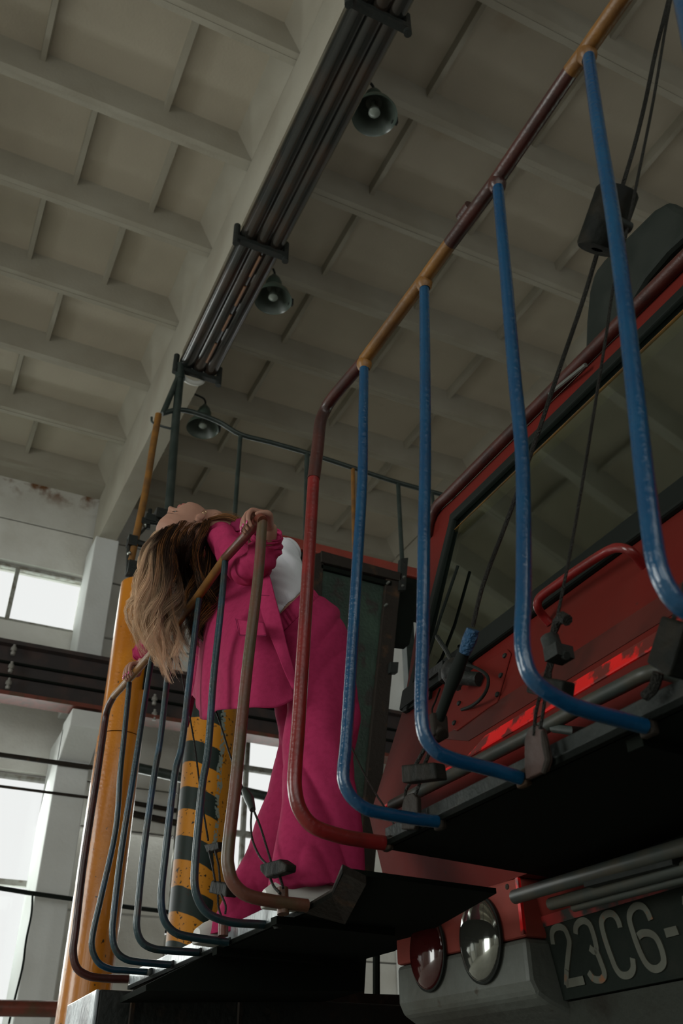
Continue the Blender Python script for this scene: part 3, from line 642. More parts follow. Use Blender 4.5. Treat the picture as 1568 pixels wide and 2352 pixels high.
h = [CM(1010, 1582, .01), CM(1000, 1610, .02), CM(992, 1630, .02), CM(996, 1650, .01)]
m = MB(); m.tube(spline(h, 5), .003, 6); m.build('thin_wire', 'rubber', loco, smooth=True)
# long triangular trim at the lower left of the windshield
m = MB(); m.prism([CM(934, 1630, .012), CM(958, 1575, .012), CM(990, 1556, .012), CM(985, 1600, .012)], nM*.012); m.build('corner_filler', 'rubber', loco)
# access panel with bolts
q = [(1062, 1520+30), (1164, 1490), (1172, 1500), (1140, 1612), (1120, 1625), (1048, 1678), (1040, 1676), (1055, 1600)]
m = MB(); m.prism([CM(x, y, .006) for x, y in q], nM*.006); m.build('access_panel', 'cabred', loco, bevel=.003)
for x, y in ((1160, 1507), (1151, 1552), (1143, 1596), (1055, 1616), (1044, 1661)):
    m = MB(); c = CM(x, y, .006); m.lathe(c, -nM, [(0, .0085), (.005, .0085), (.008, .004), (.008, 0)], 10); m.build('panel_bolt', 'steel', loco, smooth=True)
# bright stripe and a darker reflection painted as a band on the nose crease
def CMz(z, y, off=0):
    t = (z-P2[1])/(P1[1]-P2[1]); p = WP(P2[0]+(P1[0]-P2[0])*t, y, z); return p-nM*off
def CBz(z, y, off=0):
    t = (z-P3[1])/(P2[1]-P3[1]); p = WP(P3[0]+(P2[0]-P3[0])*t, y, z); return p-nB*off
yl = PX(880, 1832, 1.42).y
m = MB(); m.prism([CMz(1.035, 2.35, .002), CMz(1.035, YN, .002), CMz(.965, YN, .002), CMz(.955, 2.15, .002)], nM*.002); m.build('reflection_band', 'reflectred', loco)
m = MB(); m.prism([CMz(.935, 2.05, .003), CMz(.935, YN, .003), CMz(.893, YN, .003), CMz(.893, 2.15, .003)], nM*.003); m.build('nose_stripe', 'cabredhot', loco)
m = MB(); m.tube([CMz(.895, YC, .002), CMz(.895, YN, .002)], .005, 8); m.build('nose_bead', 'cabredhot', loco, smooth=True)
# foot rail (grey pipe) in front of the nose
z0 = .80
h = [PX(900, 1850, 1.36), PX(1104, 1746, 1.36), PX(1247, 1672, 1.36), PX(1340, 1620, 1.36), PX(1430, 1574, 1.36), PX(1475, 1551, 1.36), PX(1510, 1543, 1.38), PX(1560, 1555, 1.42), PX(1620, 1580, 1.46)]
m = MB(); m.tube(spline(h, 4), .017, 12); m.build('foot_rail', 'greygreen', loco, smooth=True)
m = MB(); m.tube([PX(1270, 1672, 1.36), PX(1310, 1678, 1.36), PX(1345, 1680, 1.44)], .011, 8); m.build('rail_bracket', 'darkgreen', loco, smooth=True)
# lower front: lamp housing
XL_ = 1.50; y0_, y1_ = 2.06, YC
zsplit = .425; zb1 = .30; zb2 = .225
XF_, y1_ = 1.425, 2.60
def skewed(sec, name, mt, bev):
    a = [WP(x, y0_, z) for x, z in sec]; b = [WP(x-XL_+XF_, y1_, z) for x, z in sec]; n = len(a); m = MB()
    m.add(a+b, [tuple(range(n-1, -1, -1)), tuple(range(n, 2*n))]+[(i, (i+1) % n, n+(i+1) % n, n+i) for i in range(n)])
    return m.build(name, mt, loco, bevel=bev)
skewed([(XL_, .567), (XL_, zsplit), (XL_+.5, zsplit), (XL_+.5, .567)], 'housing_upper', 'cabpink', .008)
skewed([(XL_, zsplit-.002), (XL_, .325), (XL_+.015, .295), (XL_+.05, .275), (XL_+.16, .235), (XL_+.5, .215), (XL_+.5, zsplit-.002)], 'housing_lower', 'cabgrey', .012)
nH = Vector((-(y1_-y0_), -(XL_-XF_), 0)).normalized(); nHp = -nH; dH = nHp.dot(Vector((XL_, y0_, 0)))
HPX = lambda px, py, off=0: on(px, py, nHp, dH-off); tH = EZ.cross(nH).normalized()
m = MB(); m.box((XL_-.003, y0_, CZ+.43), (XL_+.006, y0_+.012, CZ+.566)); m.build('edge_strip', 'cabredhot', loco)
# headlamps (domed lenses)
for (px, py, mt, lab, ax_) in ((1106, 2157, 'lens', 'domed clear lens', .105), (985, 2187, 'lensred', 'domed dark red lens', .098)):
    c = HPX(px, py, .004); hl = empty('headlamp', c, parent=loco); hl['label'] = lab
    def squash(m):
        for i, v in enumerate(m.v):
            d = Vector(v)-c; m.v[i] = tuple(c+d-tH*(d.dot(tH)*.24))
        return m
    m = MB(); m.lathe(c, nH, [(0, ax_+.003), (.008, ax_+.003), (.010, ax_), (.008, ax_-.004)], 40); squash(m).build('lamp_rim', 'steel', hl, smooth=True)
    m = MB(); m.lathe(c, nH, [(.006+.030*math.cos(a_), (ax_-.002)*math.sin(a_)) for a_ in [i*HP/14 for i in range(14, -1, -1)]], 44); squash(m).build('lamp_lens', mt, hl, smooth=True)
# apron with the number
A0, A1 = (1.55, .52), (1.63, .10)
nA, dA = plane2(A0, A1)
if nA.x < 0: nA, dA = -nA, -dA
CA = lambda px, py, off=0: on(px, py, nA, dA-off)
def Az(z, y, off=0):
    t = (z-A1[1])/(A0[1]-A1[1]); return WP(A1[0]+(A0[0]-A1[0])*t, y, z)-nA*off
ap = MB(); ap.prism([Az(.53, 2.07), Az(.53, YN), Az(.475, YN), Az(.475, 2.07)], EX*.02); ap.build('apron_red', 'cabred', loco)
ap = MB(); ap.prism([Az(.475, 2.07), Az(.475, YN), Az(.285, YN), Az(.285, 2.07)], EX*.02); plate = ap.build('number_apron', 'apron', loco)
ap = MB(); ap.prism([Az(.28, 2.07, -.01), Az(.28, YN, -.01), Az(-.3, YN, -.01), Az(-.3, 2.07, -.01)], EX*.02); ap.build('apron_lower', 'apronlow', loco)
ap = MB(); ap.prism([Az(.475, 2.07, .003), Az(.475, YN, .003), Az(.450, YN, .003), Az(.450, 2.07, .003)], nA*.003); ap.build('red_drip_band', 'dripred', loco)
ap = MB(); ap.box((1.56, YN, CZ+.5), (3.4, 2.06, CZ+.56)); ap.build('buffer_deck', 'dark', loco)
def crop6(x, y): return (1180+x/4.041, 1900+y/4.041)
glyphs = [
 ('2', [(362,1088),(350,1000),(368,945),(420,925),(472,950),(505,1030),(512,1080),(500,1200),(487,1330),(482,1445),(486,1468),(645,1432)]),
 ('3', [(572,990),(572,930),(600,885),(650,868),(702,905),(740,1010),(762,1105),(765,1150),(800,1240),(835,1340),(832,1390),(795,1418),(735,1405),(690,1345)]),
 ('3', [(700,1118),(735,1150),(770,1150)]),
 ('C', [(985,932),(962,860),(920,808),(870,802),(822,840),(812,910),(850,1060),(910,1230),(950,1320),(1000,1372),(1070,1368),(1105,1310),(1098,1215)]),
 ('6', [(1268,862),(1235,785),(1190,735),(1130,732),(1082,780),(1070,860),(1110,1000),(1165,1150),(1225,1265),(1290,1315),(1350,1305),(1388,1250),(1370,1140),(1320,1030),(1260,985),(1190,985),(1150,1015)]),
]
def stroke(pts, w, smooth=True):
    P = [CA(*crop6(*p), .004) for p in pts]
    if smooth and len(P) > 3: P = spline(P, 4)
    m = MB(); L = []; R_ = []
    for i, p in enumerate(P):
        d = (P[min(i+1, len(P)-1)]-P[max(i-1, 0)]).normalized(); s_ = d.cross(nA).normalized()
        L.append(p+s_*w/2); R_.append(p-s_*w/2)
    n = len(P); m.add(L+R_+[q+nA*.004 for q in L]+[q+nA*.004 for q in R_], [(i, i+1, n+i+1, n+i) for i in range(n-1)]+[(2*n+i, 3*n+i, 3*n+i+1, 2*n+i+1) for i in range(n-1)]+[(i, 2*n+i, 2*n+i+1, i+1) for i in range(n-1)]+[(n+i, n+i+1, 3*n+i+1, 3*n+i) for i in range(n-1)])
    return m
for ch, pts in glyphs: 
    if ch == '3' and len(pts) == 3: stroke(pts, .016, False).build('digit_bar', 'digit', plate)
    elif ch == '2':
        mm = stroke(pts[:9], .0158); m2 = stroke([(487,1320),(484,1470)], .0158, False); m3 = stroke([(478,1455),(648,1418)], .019, False)
        for q in (m2, m3): mm.add(q.v, q.f)
        mm.build('digit', 'digit', plate)
    else: stroke(pts, .0158).build('digit', 'digit', plate)
m = MB(); m.prism([CA(*crop6(*p), .004) for p in ((1388,942),(1500,914),(1532,996),(1414,1026))], nA*.004); m.build('hyphen', 'digit', plate)
m = MB(); m.prism([CA(*crop6(*p), .004) for p in ((1556,640),(1660,600),(1680,690),(1562,720))], nA*.004); m.build('digit_fragment', 'digit', plate)
# grey lever bar with end cap and the channel behind it
a, b = PX(1182, 2060, 1.44), PX(1568, 1945, 1.44); d = (b-a).normalized(); b = a+d*3
m = MB(); m.tube([a-d*.012, a, b], [.006, .017, .017], 14); m.build('lever_bar', 'greygreen', loco, smooth=True)
m = MB(); m.tube([a+d*.10+Vector((.03, 0, -.030)), b+Vector((.03, 0, -.030))], .014, 10); m.tube([a+d*.16+Vector((.05, 0, -.045)), b+Vector((.05, 0, -.045))], .010, 10); m.build('lever_channel', 'greygreen', loco, smooth=True)
m = MB(); bar(m, a+d*.28+Vector((.02, 0, -.01)), a+d*.55+Vector((.03, 0, -.012)), .03, EX, .03); m.build('lever_bracket', 'steel', loco)
m = MB(); c = PX(1166, 2037, XL_-.004); m.lathe(c, -EX, [(0, .008), (.004, .007), (.006, 0)], 10); m.build('housing_bolt', 'rust', loco, smooth=True)

UFB.build('underframe', 'dark', loco)
m = MB(); m.box((1.75, YN, .62), (4.6, 2.5, CZ+.5)); m.build('bogie_frame', 'dark', loco)
for ry in (-.52, 1.0):
    m = MB(); m.lathe(Vector((2.75, ry-.07, .56)), EY, [(0, 0), (0, .44), (.10, .46), (.10, .49), (.14, .49), (.14, 0)], 36); m.build('wheel', 'steel', loco, smooth=True)
# ---- walkways, railings
def walkway(outer, inner, zb, th, name_label, toe_u0, toe_u1, zt):
    w = empty('walkway', outer[0], parent=loco); w['label'] = name_label
    poly = outer+inner
    m = MB(); m.prism(poly, Vector((0, 0, .012))); m.build('floor_plate', 'dark', w)
    th = .014; m = MB(); n = len(poly); m.add(poly+[p+EZ*th for p in poly], [(i, (i+1) % n, n+(i+1) % n, n+i) for i in (range(n) if len(outer) == 2 else (2, 3))])
    o = m.build('side_skirt', 'toedull', w)
    ctr = sum(poly, Vector())/n
    for i in range(1, 4):
        t = i/4; a = outer[0].lerp(outer[-1], t)+NL*.03; b = inner[-1].lerp(inner[0], t)-NL*.03
        m = MB(); bar(m, a-EZ*.0, b-EZ*.0, .035, EZ, .02); m.build('cross_rib', 'dark', w)
    return w
zbn, zbf = .508, .455
no = [LUZ(1.0, -1.2, zbn), LUZ(1.0, 1.715, zbn)]
ni = [Vector((1.545, 1.97, CZ+zbn*S)), Vector((1.62, -1.3, CZ+zbn*S))]
wn = walkway(no, ni, zbn, .046, 'near walkway of black plate', 0, 0, 0)
pz = lambda x, y: PZ(x, y, zbf*S)
fo = [pz(786, 2005), pz(762, 2060), pz(698, 2097), pz(573, 2150), pz(292, 2273)]
fi = [pz(292, 2273)+NL*.42, pz(905, 2185), pz(1140, 2052)]
wf_ = walkway(fo, fi, zbf, .046, 'far walkway of black plate', 0, 0, 0)
# folded end plate and crossing angle under the far walkway
m = MB(); m.prism([fo[0]+EZ*.001, fo[1], fo[2], fo[2]-EZ*.018+NL*.12, fo[0]-EZ*.018+NL*.06], EZ*.018); m.build('gusset', 'rust', wf_)


def railing(lbl): 
    r = empty('railing', Vector((0, 0, 0)), parent=loco); r['label'] = lbl; return r
rn = railing('near railing with bright blue posts and a red end post')
def ppath(u, pxs): return [PU(x, y, u) for x, y in pxs]
blue = [
 (1.498, [(836,838),(834,960),(832,1100),(820,1300),(808,1500),(795,1700),(789,1760),(790,1795),(806,1830),(840,1857),(880,1868),(940,1879),(1003,1887)]),
 (1.232, [(974,650),(976,850),(976.5,1050),(974,1184),(972,1362),(970,1496),(967.5,1586),(968.5,1650),(977,1692),(1002,1726),(1046.6,1746),(1091,1757.6),(1136,1769),(1194,1786.6)]),
 (.932, [(1142,418),(1152,530),(1163,650),(1180,850),(1190,950),(1199,1050),(1202,1184),(1202,1362),(1199,1460),(1206,1520),(1230,1568),(1296.6,1612.5),(1359,1635),(1426,1652.7),(1479.6,1668)]),
 (.624, [(1350,122),(1375,300),(1405,480),(1435,700),(1458,900),(1478,1080),(1497,1230),(1510,1300),(1530,1350),(1568,1395),(1640,1430),(1730,1458),(1800,1478)]),
 (.33, [(1545,-110),(1600,150),(1680,500),(1750,800),(1800,960),(1900,1080),(2100,1150),(2300,1180)]),
]
for u, px in blue:
    m = MB(); m.tube(spline(ppath(u, px), 5), .0132, 16); m.build('post', 'blue', rn, smooth=True)
endp = ppath(1.704, [(735,985),(720,1100),(702,1400),(686,1650),(677,1770),(678,1820),(690,1862),(720,1898),(780,1920),(830,1929),(884,1937)])
tops = [PU(735, 985, 1.704), PU(740, 955, 1.672), PU(757, 925, 1.63)]
lt = .872
rl = [PL(836, 828, .868), PL(973, 643, .885), PL(1140, 415, .888), PL(1345, 118, .884), PL(1445, -25, .88)]
ext = rl[-1]+(rl[-1]-rl[-2]).normalized()*1.2
def seg(name, pts, r, mt, par, n=16, lab=None, sp_=5):
    m = MB(); m.tube(spline(pts, sp_) if sp_ else pts, r, n); o = m.build(name, mt, par, smooth=True)
    if lab: o['label'] = lab
    return o
seg('end_post', [endp[i] for i in range(1, len(endp))], .0165, 'red', rn, lab='glossy red end post')
seg('top_rail', [endp[1], endp[1].lerp(endp[0], .6), endp[0]+EZ*.02, PL(745, 945, .855), PL(765, 912, .86), rl[0]], .0178, 'maroon', rn, lab='dark red stretch')
def cut(a, b, px): return a
pA = PL(1033, 560, .886); pB = PL(1310, 165, .885)
seg('top_rail', [rl[0], rl[1], pA], .0180, 'ochre', rn, lab='ochre stretch', sp_=0)
seg('top_rail', [pA, rl[2], pB], .0183, 'maroon', rn, lab='dark red stretch', sp_=0)
seg('top_rail', [pB, rl[3], rl[4], ext], .0186, 'ochre', rn, lab='ochre stretch', sp_=0)
m = MB(); c = PL(1073, 490, .886); d = (rl[2]-rl[1]).normalized(); m.tube([c-d*.02, c+d*.02], .0205, 14); m.build('weld_bead', 'maroon', rn, smooth=True)
for p in (rl[0], rl[1], rl[2], rl[3]):
    m = MB(); m.lathe(p-EZ*.035, EZ, [(0, .0142), (.008, .019), (.02, .022), (.03, .02)], 14); m.build('weld_bead', 'ochre' if p is not rl[2] else 'maroon', rn, smooth=True)
# far railing
rf = railing('far railing with dark teal posts gripped by both hands')
rt_ = lambda px, py: PL(px, py, .842)
frail = [(600, 1196), (575, 1222), (517, 1286), (457, 1372), (402, 1440), (352, 1500), (295, 1567), (262, 1605)]
def uof(px, py, lat): v = ray(px, py); t = lat/NL.dot(v); return t*UL.dot(v)
far = [
 ((517,1290), [(507,1400),(490,1560),(478,1720),(465,1800),(455,1900),(447,2000),(449,2045),(462,2080),(485,2103),(530,2118),(580,2122),(631,2125)]),
 ((457,1376), [(449,1440),(433,1580),(417,1715),(401,1780),(380.6,1955),(371,2040),(371,2085),(380.6,2120),(406,2144),(450,2154),(523,2164)]),
 ((402,1444), [(385,1553),(368,1700),(355,1776),(330,1955),(317,2083),(314,2130),(324.5,2162),(350,2178),(386,2183),(455,2188)]),
 ((352,1504), [(344,1538),(319,1700),(307,1776),(278.6,1955),(263,2083),(258,2145),(266,2183),(289,2203),(324.5,2210),(391,2216)]),
 ((297,1568), [(292,1620),(284,1700),(276,1776),(266,1904),(233,2057),(216,2130),(211,2175),(225,2210),(253,2225.5),(289,2229),(340,2233)]),
]
FU = []
for top, rest in far:
    u = uof(*top, .842); FU.append(u)
    m = MB(); m.tube(spline([PU(*top, u)]+ppath(u, rest), 5), .0115, 12); m.build('post', 'bluedark', rf, smooth=True)
ue = uof(600, 1190, .842)
seg('end_post', ppath(ue, [(603,1196),(601,1215),(592,1330),(566,1550),(541,1800),(524,1950),(525,1995),(537,2030),(570,2057),(640,2072),(705,2080)]), .0163, 'brown', rf, lab='worn brown end post')
seg('top_rail', [rt_(x, y) for x, y in ((603, 1196), (598, 1190), (587, 1200), (575, 1218), (517, 1282))], .016, 'redbrown', rf, lab='dark brown stretch')
seg('top_rail', [rt_(517, 1282), rt_(457, 1367), rt_(402, 1438)], .016, 'ochre', rf, lab='ochre stretch', sp_=0)
u2 = uof(240, 1640, .842)
seg('top_rail', [rt_(402, 1438), rt_(352, 1496), rt_(300, 1556), rt_(262, 1598)], .016, 'ochre', rf, lab='ochre stretch', sp_=4)
seg('end_post', [rt_(262, 1598), rt_(250, 1620)]+ppath(u2, [(243,1645),(235,1700),(220,1802),(192,1981),(174,2134),(168,2185),(176.5,2223),(202,2241),(238,2247),(294,2249)]), .0155, 'maroon', rf, lab='dark maroon end post')
for pt in ((631,2125), (523,2164), (455,2188), (391,2216), (340,2233)):
    q = PL(pt[0]+6, pt[1]+2, 1.03); m = MB(); m.lathe(q-EZ*.02, EZ, [(.012, .009), (.02, .013), (.034, .009), (.038, 0)], 10); m.build('weld_bead', 'steel', rf, smooth=True)
for pt in ((884,1937), (1003,1887), (1194,1787), (1480,1668)):
    q = PL(*pt, 1.0); m = MB(); m.obox(q+NL*.008, (NL, UL, EZ), (.008, .016, .016)); m.build('weld_bead', 'rust', rn, bevel=.005)

# toe boards: upright plate along the walkway edges
m = MB()
for a_, b_ in ((0, 1),): 
    m.prism([no[0]+NL*.012, no[1]+NL*.012, no[1]+NL*.012+EZ*.046, no[0]+NL*.012+EZ*.046], NL*.008)
m.build('toe_board', 'toedull', wn, bevel=.002)
m = MB(); m.prism([no[0]+NL*.06+EZ*.012, LUZ(1.0, 1.3, zbn)+NL*.06+EZ*.012, LUZ(1.0, 1.3, zbn)+NL*.06+EZ*.062, no[0]+NL*.06+EZ*.062], NL*.02); m.build('inner_curb', 'steel', wn, bevel=.003)
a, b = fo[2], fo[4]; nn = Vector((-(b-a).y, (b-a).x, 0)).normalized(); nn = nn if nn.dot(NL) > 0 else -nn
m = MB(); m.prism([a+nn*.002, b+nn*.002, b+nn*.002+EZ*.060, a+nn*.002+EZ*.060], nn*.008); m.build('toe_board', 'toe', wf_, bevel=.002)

# ---- welded lugs on the walkway edge
def lug(pts, lat, par, mt='redbrown'):
    m = MB(); m.prism([PL(x, y, lat) for x, y in pts], UL*.0+NL*.012); return m.build('lug', mt, par, bevel=.003)
lug([(1203,1760),(1203,1700),(1212,1672),(1226,1662),(1243,1672),(1250,1700),(1258,1745),(1250,1770),(1206,1790)], .985, wn, 'brownlug')
lug([(920,1905),(922,1850),(930,1826),(946,1820),(957,1832),(958,1880),(950,1905)], .985, wn, 'rust')
m = MB(); m.tube([PL(x, y, .975) for x, y in ((1246,1680),(1252,1710),(1258,1745),(1248,1775))], [.004, .007, .006, .005], 8); m.build('weld_bead', 'rust', wn, smooth=True)
def sleeve(pts, lat, par):
    m = MB(); m.tube([PL(x, y, lat) for x, y in pts], .0155, 12); return m.build('lug', 'brown', par, smooth=True)
sleeve([(648,2040),(650,2100)], .95, wf_); sleeve([(513,2115),(512,2150)], .99, wf_)

# ================================================================== WIRE ROPES
def rope(label, loc, group='wire ropes and slings of the walkways'): return empty('wire_rope', loc, label, 'rope', group)
def strand(par, pts, r=.006, name='rope_strand', mt='rope', n=8, sp_=5):
    m = MB(); m.tube(spline(pts, sp_), r*.74, n); return m.build(name, mt, par, smooth=True)
L_ = lambda lat: (lambda x, y: PL(x, y, lat))
q = L_(.99)
r1 = rope('wire rope with blue tape running up from the near walkway through a hanging cylinder', q(1075, 1450))
strand(r1, [q(1600,-260), q(1530,20), q(1505,120), q(1480,240), q(1455,340), q(1425,440)])
strand(r1, [q(1370,585), q(1335,700), q(1280,860), q(1230,1010), q(1170,1180), q(1110,1340), q(1085,1440)], .0065)
m = MB(); m.tube([q(1086,1446), q(1078,1470), q(1066,1500)], [.014, .016, .013], 12); m.build('blue_tape', 'bluetape', r1, smooth=True)
m = MB(); m.tube([q(1066,1495), q(1045,1550), q(1030,1590), q(1003,1665)], [.013, .016, .0125, .011], 12); m.build('black_wrapping', 'rubber', r1, smooth=True)
m = MB(); m.obox(q(1000,1672), (NL, UL, EZ), (.02, .022, .026)); m.tube([q(985,1658), q(1015,1688)], .016, 10); m.build('rope_clip', 'rust', r1, bevel=.006)
strand(r1, [q(990,1690), q(972,1725), q(955,1756)], .006); strand(r1, [q(998,1695), q(985,1730), q(974,1758)], .006)
def block(par, pts, lat, th=.03, mt='block', name='clamp_block'):
    m = MB(); m.prism([PL(x, y, lat) for x, y in pts], NL*th); return m.build(name, mt, par, bevel=.004)
block(r1, [(920,1757),(995,1750),(1001,1788),(922,1798)], .965)
strand(r1, [q(945,1795), q(932,1815), q(930,1845)], .005); strand(r1, [q(965,1793), q(958,1815), q(950,1830)], .005)
def cyl(par, a, b, r, mt='block'):
    m = MB(); d = (b-a).normalized(); L = (b-a).length
    m.lathe(a, d, [(.0, .012), (0, r*.92), (.006, r), (L-.006, r), (L, r*.92), (L, .012)], 26); return m.build('cylinder_weight', mt, par, smooth=True)
cyl(r1, q(1419,437), q(1371,574), .045)
r2 = rope('thin wire rope beside the red grab handle with a black clip at its foot', q(1300, 1300))
q = L_(.985)
strand(r2, [q(1590,-200), q(1540,0), q(1500,230), q(1470,380), q(1437,540), q(1408,660), q(1390,780), q(1358,980), q(1330,1150), q(1305,1290), q(1275,1440), q(1268,1470)], .0042)
m = MB(); m.tube([q(1268,1462), q(1278,1430), q(1292,1418), q(1303,1425)], [.006, .009, .012, .011], 8); m.build('frayed_end', 'rope', r2, smooth=True)
m = MB(); m.tube([q(1262,1465), q(1275,1505)], .018, 12); m.obox(q(1283,1502), (NL, UL, EZ), (.02, .018, .012)); m.tube([q(1272,1498), q(1302,1506)], .008, 8); m.build('rope_clip', 'steel', r2, smooth=True)
strand(r2, [q(1266,1505), q(1256,1540), q(1251,1560)], .0055); strand(r2, [q(1272,1510), q(1263,1540), q(1262,1560)], .0055)
block(r2, [(1214,1548),(1292,1562),(1286,1610),(1206,1590)], .965, .03)
strand(r2, [q(1240,1595), q(1230,1640), q(1226,1690)], .0045); strand(r2, [q(1252,1598), q(1246,1640), q(1240,1675)], .0045)
m = MB(); m.lathe(q(1436,520), -NL, [(-.01, .0), (-.01, .012), (.02, .012), (.02, 0)], 12); m.build('rope_clip', 'steel', r2, smooth=True)
r3 = rope('wire rope at the right frame edge ending in a flat black weight', q(1545, 1400))
strand(r3, [q(1680,1000), q(1600,1250), q(1560,1380), q(1545,1425)], .005)
block(r3, [(1517,1413),(1572,1432),(1535,1555),(1482,1522)], .965, .05)
strand(r3, [q(1512,1545), q(1500,1580), q(1480,1600)], .012)
q = L_(1.12)
r6 = rope('thinnest wire rope crossing behind the lower end of the first blue post', q(850, 1800))
strand(r6, [q(800,1700), q(830,1765), q(862,1822), q(892,1868), q(905,1895)], .0035)
# ropes of the far walkway
q = L_(.935)
r4 = rope('wire rope looping down in front of the pink trousers to the far walkway', q(575, 1850))
strand(r4, [q(470,1560), q(505,1660), q(530,1740), q(556,1808)], .0042)
m = MB(); m.tube([q(562,1815), q(572,1835), q(580,1860)], [.010, .015, .009], 10); m.build('rope_clip', 'darkgreen', r4, smooth=True)
strand(r4, [q(578,1860), q(576,1895), q(580,1930), q(595,1965), q(612,1985)], .0042); strand(r4, [q(582,1860), q(598,1900), q(612,1945), q(624,1985)], .0042)
block(r4, [(596,1985),(640,1973),(657,1985),(655,2002),(610,2016),(596,2000)], .915, .03)
strand(r4, [q(618,2010), q(628,2035), q(643,2052)], .005); strand(r4, [q(640,2005), q(646,2025), q(650,2040)], .005)
r5 = rope('wire rope with two black clamps left of the brown post', q(475, 1900))
strand(r5, [q(390,1330), q(400,1450), q(425,1590), q(445,1700), q(462,1830), q(478,1930)], .0045)
block(r5, [(468,1940),(500,1933),(502,1950),(474,1958)], .97, .03)
strand(r5, [q(480,1955), q(488,1990), q(494,2025)], .0045); strand(r5, [q(494,1955), q(502,1990), q(505,2025)], .0045)
block(r5, [(485,2022),(520,2030),(518,2060),(478,2050)], .97, .035)
strand(r5, [q(500,2055), q(502,2085), q(508,2105)], .0045); strand(r5, [q(508,2055), q(518,2080), q(517,2100)], .0045)
# ================================================================== PERSON
M['pink'] = mat('magenta_suit_cloth', (.40, .026, .10), .85, 0, col2=(.36, .022, .088), nscale=60, bump=.12, bscale=420, spec=.2)
M['pinkdark'] = mat('magenta_lining', (.20, .010, .055), .8, spec=.2)
M['tee'] = mat('white_cotton', (.62, .62, .66), .9, bump=.1, bscale=300, spec=.2)
M['skin'] = mat('skin', (.40, .215, .155), .55, 0, col2=(.36, .18, .13), nscale=9, spec=.35)
M['skin'].node_tree.nodes['Principled BSDF'].inputs['Subsurface Weight'].default_value = .12
M['skin'].node_tree.nodes['Principled BSDF'].inputs['Subsurface Radius'].default_value = (.02, .008, .005)
M['lips'] = mat('lips', (.36, .11, .09), .45)
M['nail'] = mat('pink_nail_polish', (.62, .05, .22), .2, coat=.6)
M['brow'] = mat('eyebrow_hair', (.10, .05, .03), .8)
M['eye'] = mat('eye', (.10, .08, .07), .2, coat=.6)
M['shoe'] = mat('white_shoe_leather', (.62, .61, .57), .5)
M['sole'] = mat('white_rubber_sole', (.5, .5, .46), .6)
M['gold'] = mat('earring_metal', (.6, .45, .25), .2, 1)
PZ0 = CZ+.455*S+.012                         # standing height on the far walkway
def B(lat, z, u): p = NL*lat+UL*(u*S); return Vector((p.x, p.y, PZ0+z))
US = 2.42
person = empty('person', B(1.12, 0, US), 'person in magenta suit and white top bending backward over the railing, hair hanging', 'person')

def remeshed(mb, name, matn, parent, voxel, smooth_it=3, disp=None):
    me = bpy.data.meshes.new(name); me.from_pydata(mb.v, [], mb.f)
    bm = bmesh.new(); bm.from_mesh(me); bmesh.ops.recalc_face_normals(bm, faces=bm.faces); bm.to_mesh(me); bm.free()
    o = bpy.data.objects.new(name, me); COL.objects.link(o)
    md = o.modifiers.new('r', 'REMESH'); md.mode = 'VOXEL'; md.voxel_size = voxel; md.use_smooth_shade = True
    if smooth_it: s_ = o.modifiers.new('s', 'SMOOTH'); s_.factor = .5; s_.iterations = smooth_it
    dg = bpy.context.evaluated_depsgraph_get(); me2 = bpy.data.meshes.new_from_object(o.evaluated_get(dg))
    o.modifiers.clear(); o.data = me2; me2.name = name
    for p in me2.polygons: p.use_smooth = True
    me2.materials.clear(); me2.materials.append(M[matn])
    if disp:
        nn = [v.normal.copy() for v in me2.vertices]
        for v, n_ in zip(me2.vertices, nn): v.co += n_*disp(v.co)
        me2.update()
    attach(o, parent); return o
def ring_loft(mb, rings, n=28, cap=True):    # rings: (centre, axis1*r1, axis2*r2)
    vs = []
    for c, a1, a2 in rings:
        for k_ in range(n):
            t = 2*math.pi*k_/n; vs.append(c+a1*math.cos(t)+a2*math.sin(t))
    N = len(rings); fs = [(i*n+k_, i*n+(k_+1) % n, (i+1)*n+(k_+1) % n, (i+1)*n+k_) for i in range(N-1) for k_ in range(n)]
    if cap: fs += [tuple(range(n-1, -1, -1)), tuple(range((N-1)*n, N*n))]
    mb.add(vs, fs)
def chain(mb, pts, rs, n=14, sub=5):         # rounded tapering limb
    P = spline(pts, sub); R_ = []
    for i in range(len(pts)-1):
        for k_ in range(sub): R_.append(rs[i]+(rs[i+1]-rs[i])*k_/sub)
    R_.append(rs[-1])
    d0 = (P[0]-P[1]).normalized(); d1 = (P[-1]-P[-2]).normalized()
    P = [P[0]+d0*R_[0]*.95, P[0]+d0*R_[0]*.7]+P+[P[-1]+d1*R_[-1]*.7, P[-1]+d1*R_[-1]*.95]
    R_ = [R_[0]*.3, R_[0]*.72]+R_+[R_[-1]*.72, R_[-1]*.3]
    mb.tube(P, R_, n)
def ell(mb, c, ax, r, n=20):
    vs = []; N = n//2
    for i in range(N+1):
        ph = math.pi*i/N
        for k_ in range(n):
            t = 2*math.pi*k_/n
            vs.append(c+ax[0]*(r[0]*math.sin(ph)*math.cos(t))+ax[1]*(r[1]*math.sin(ph)*math.sin(t))+ax[2]*(r[2]*math.cos(ph)*1.0))
    fs = [(i*n+k_, (i+1)*n+k_, (i+1)*n+(k_+1) % n, i*n+(k_+1) % n) for i in range(N) for k_ in range(n)]
    mb.add(vs, fs)

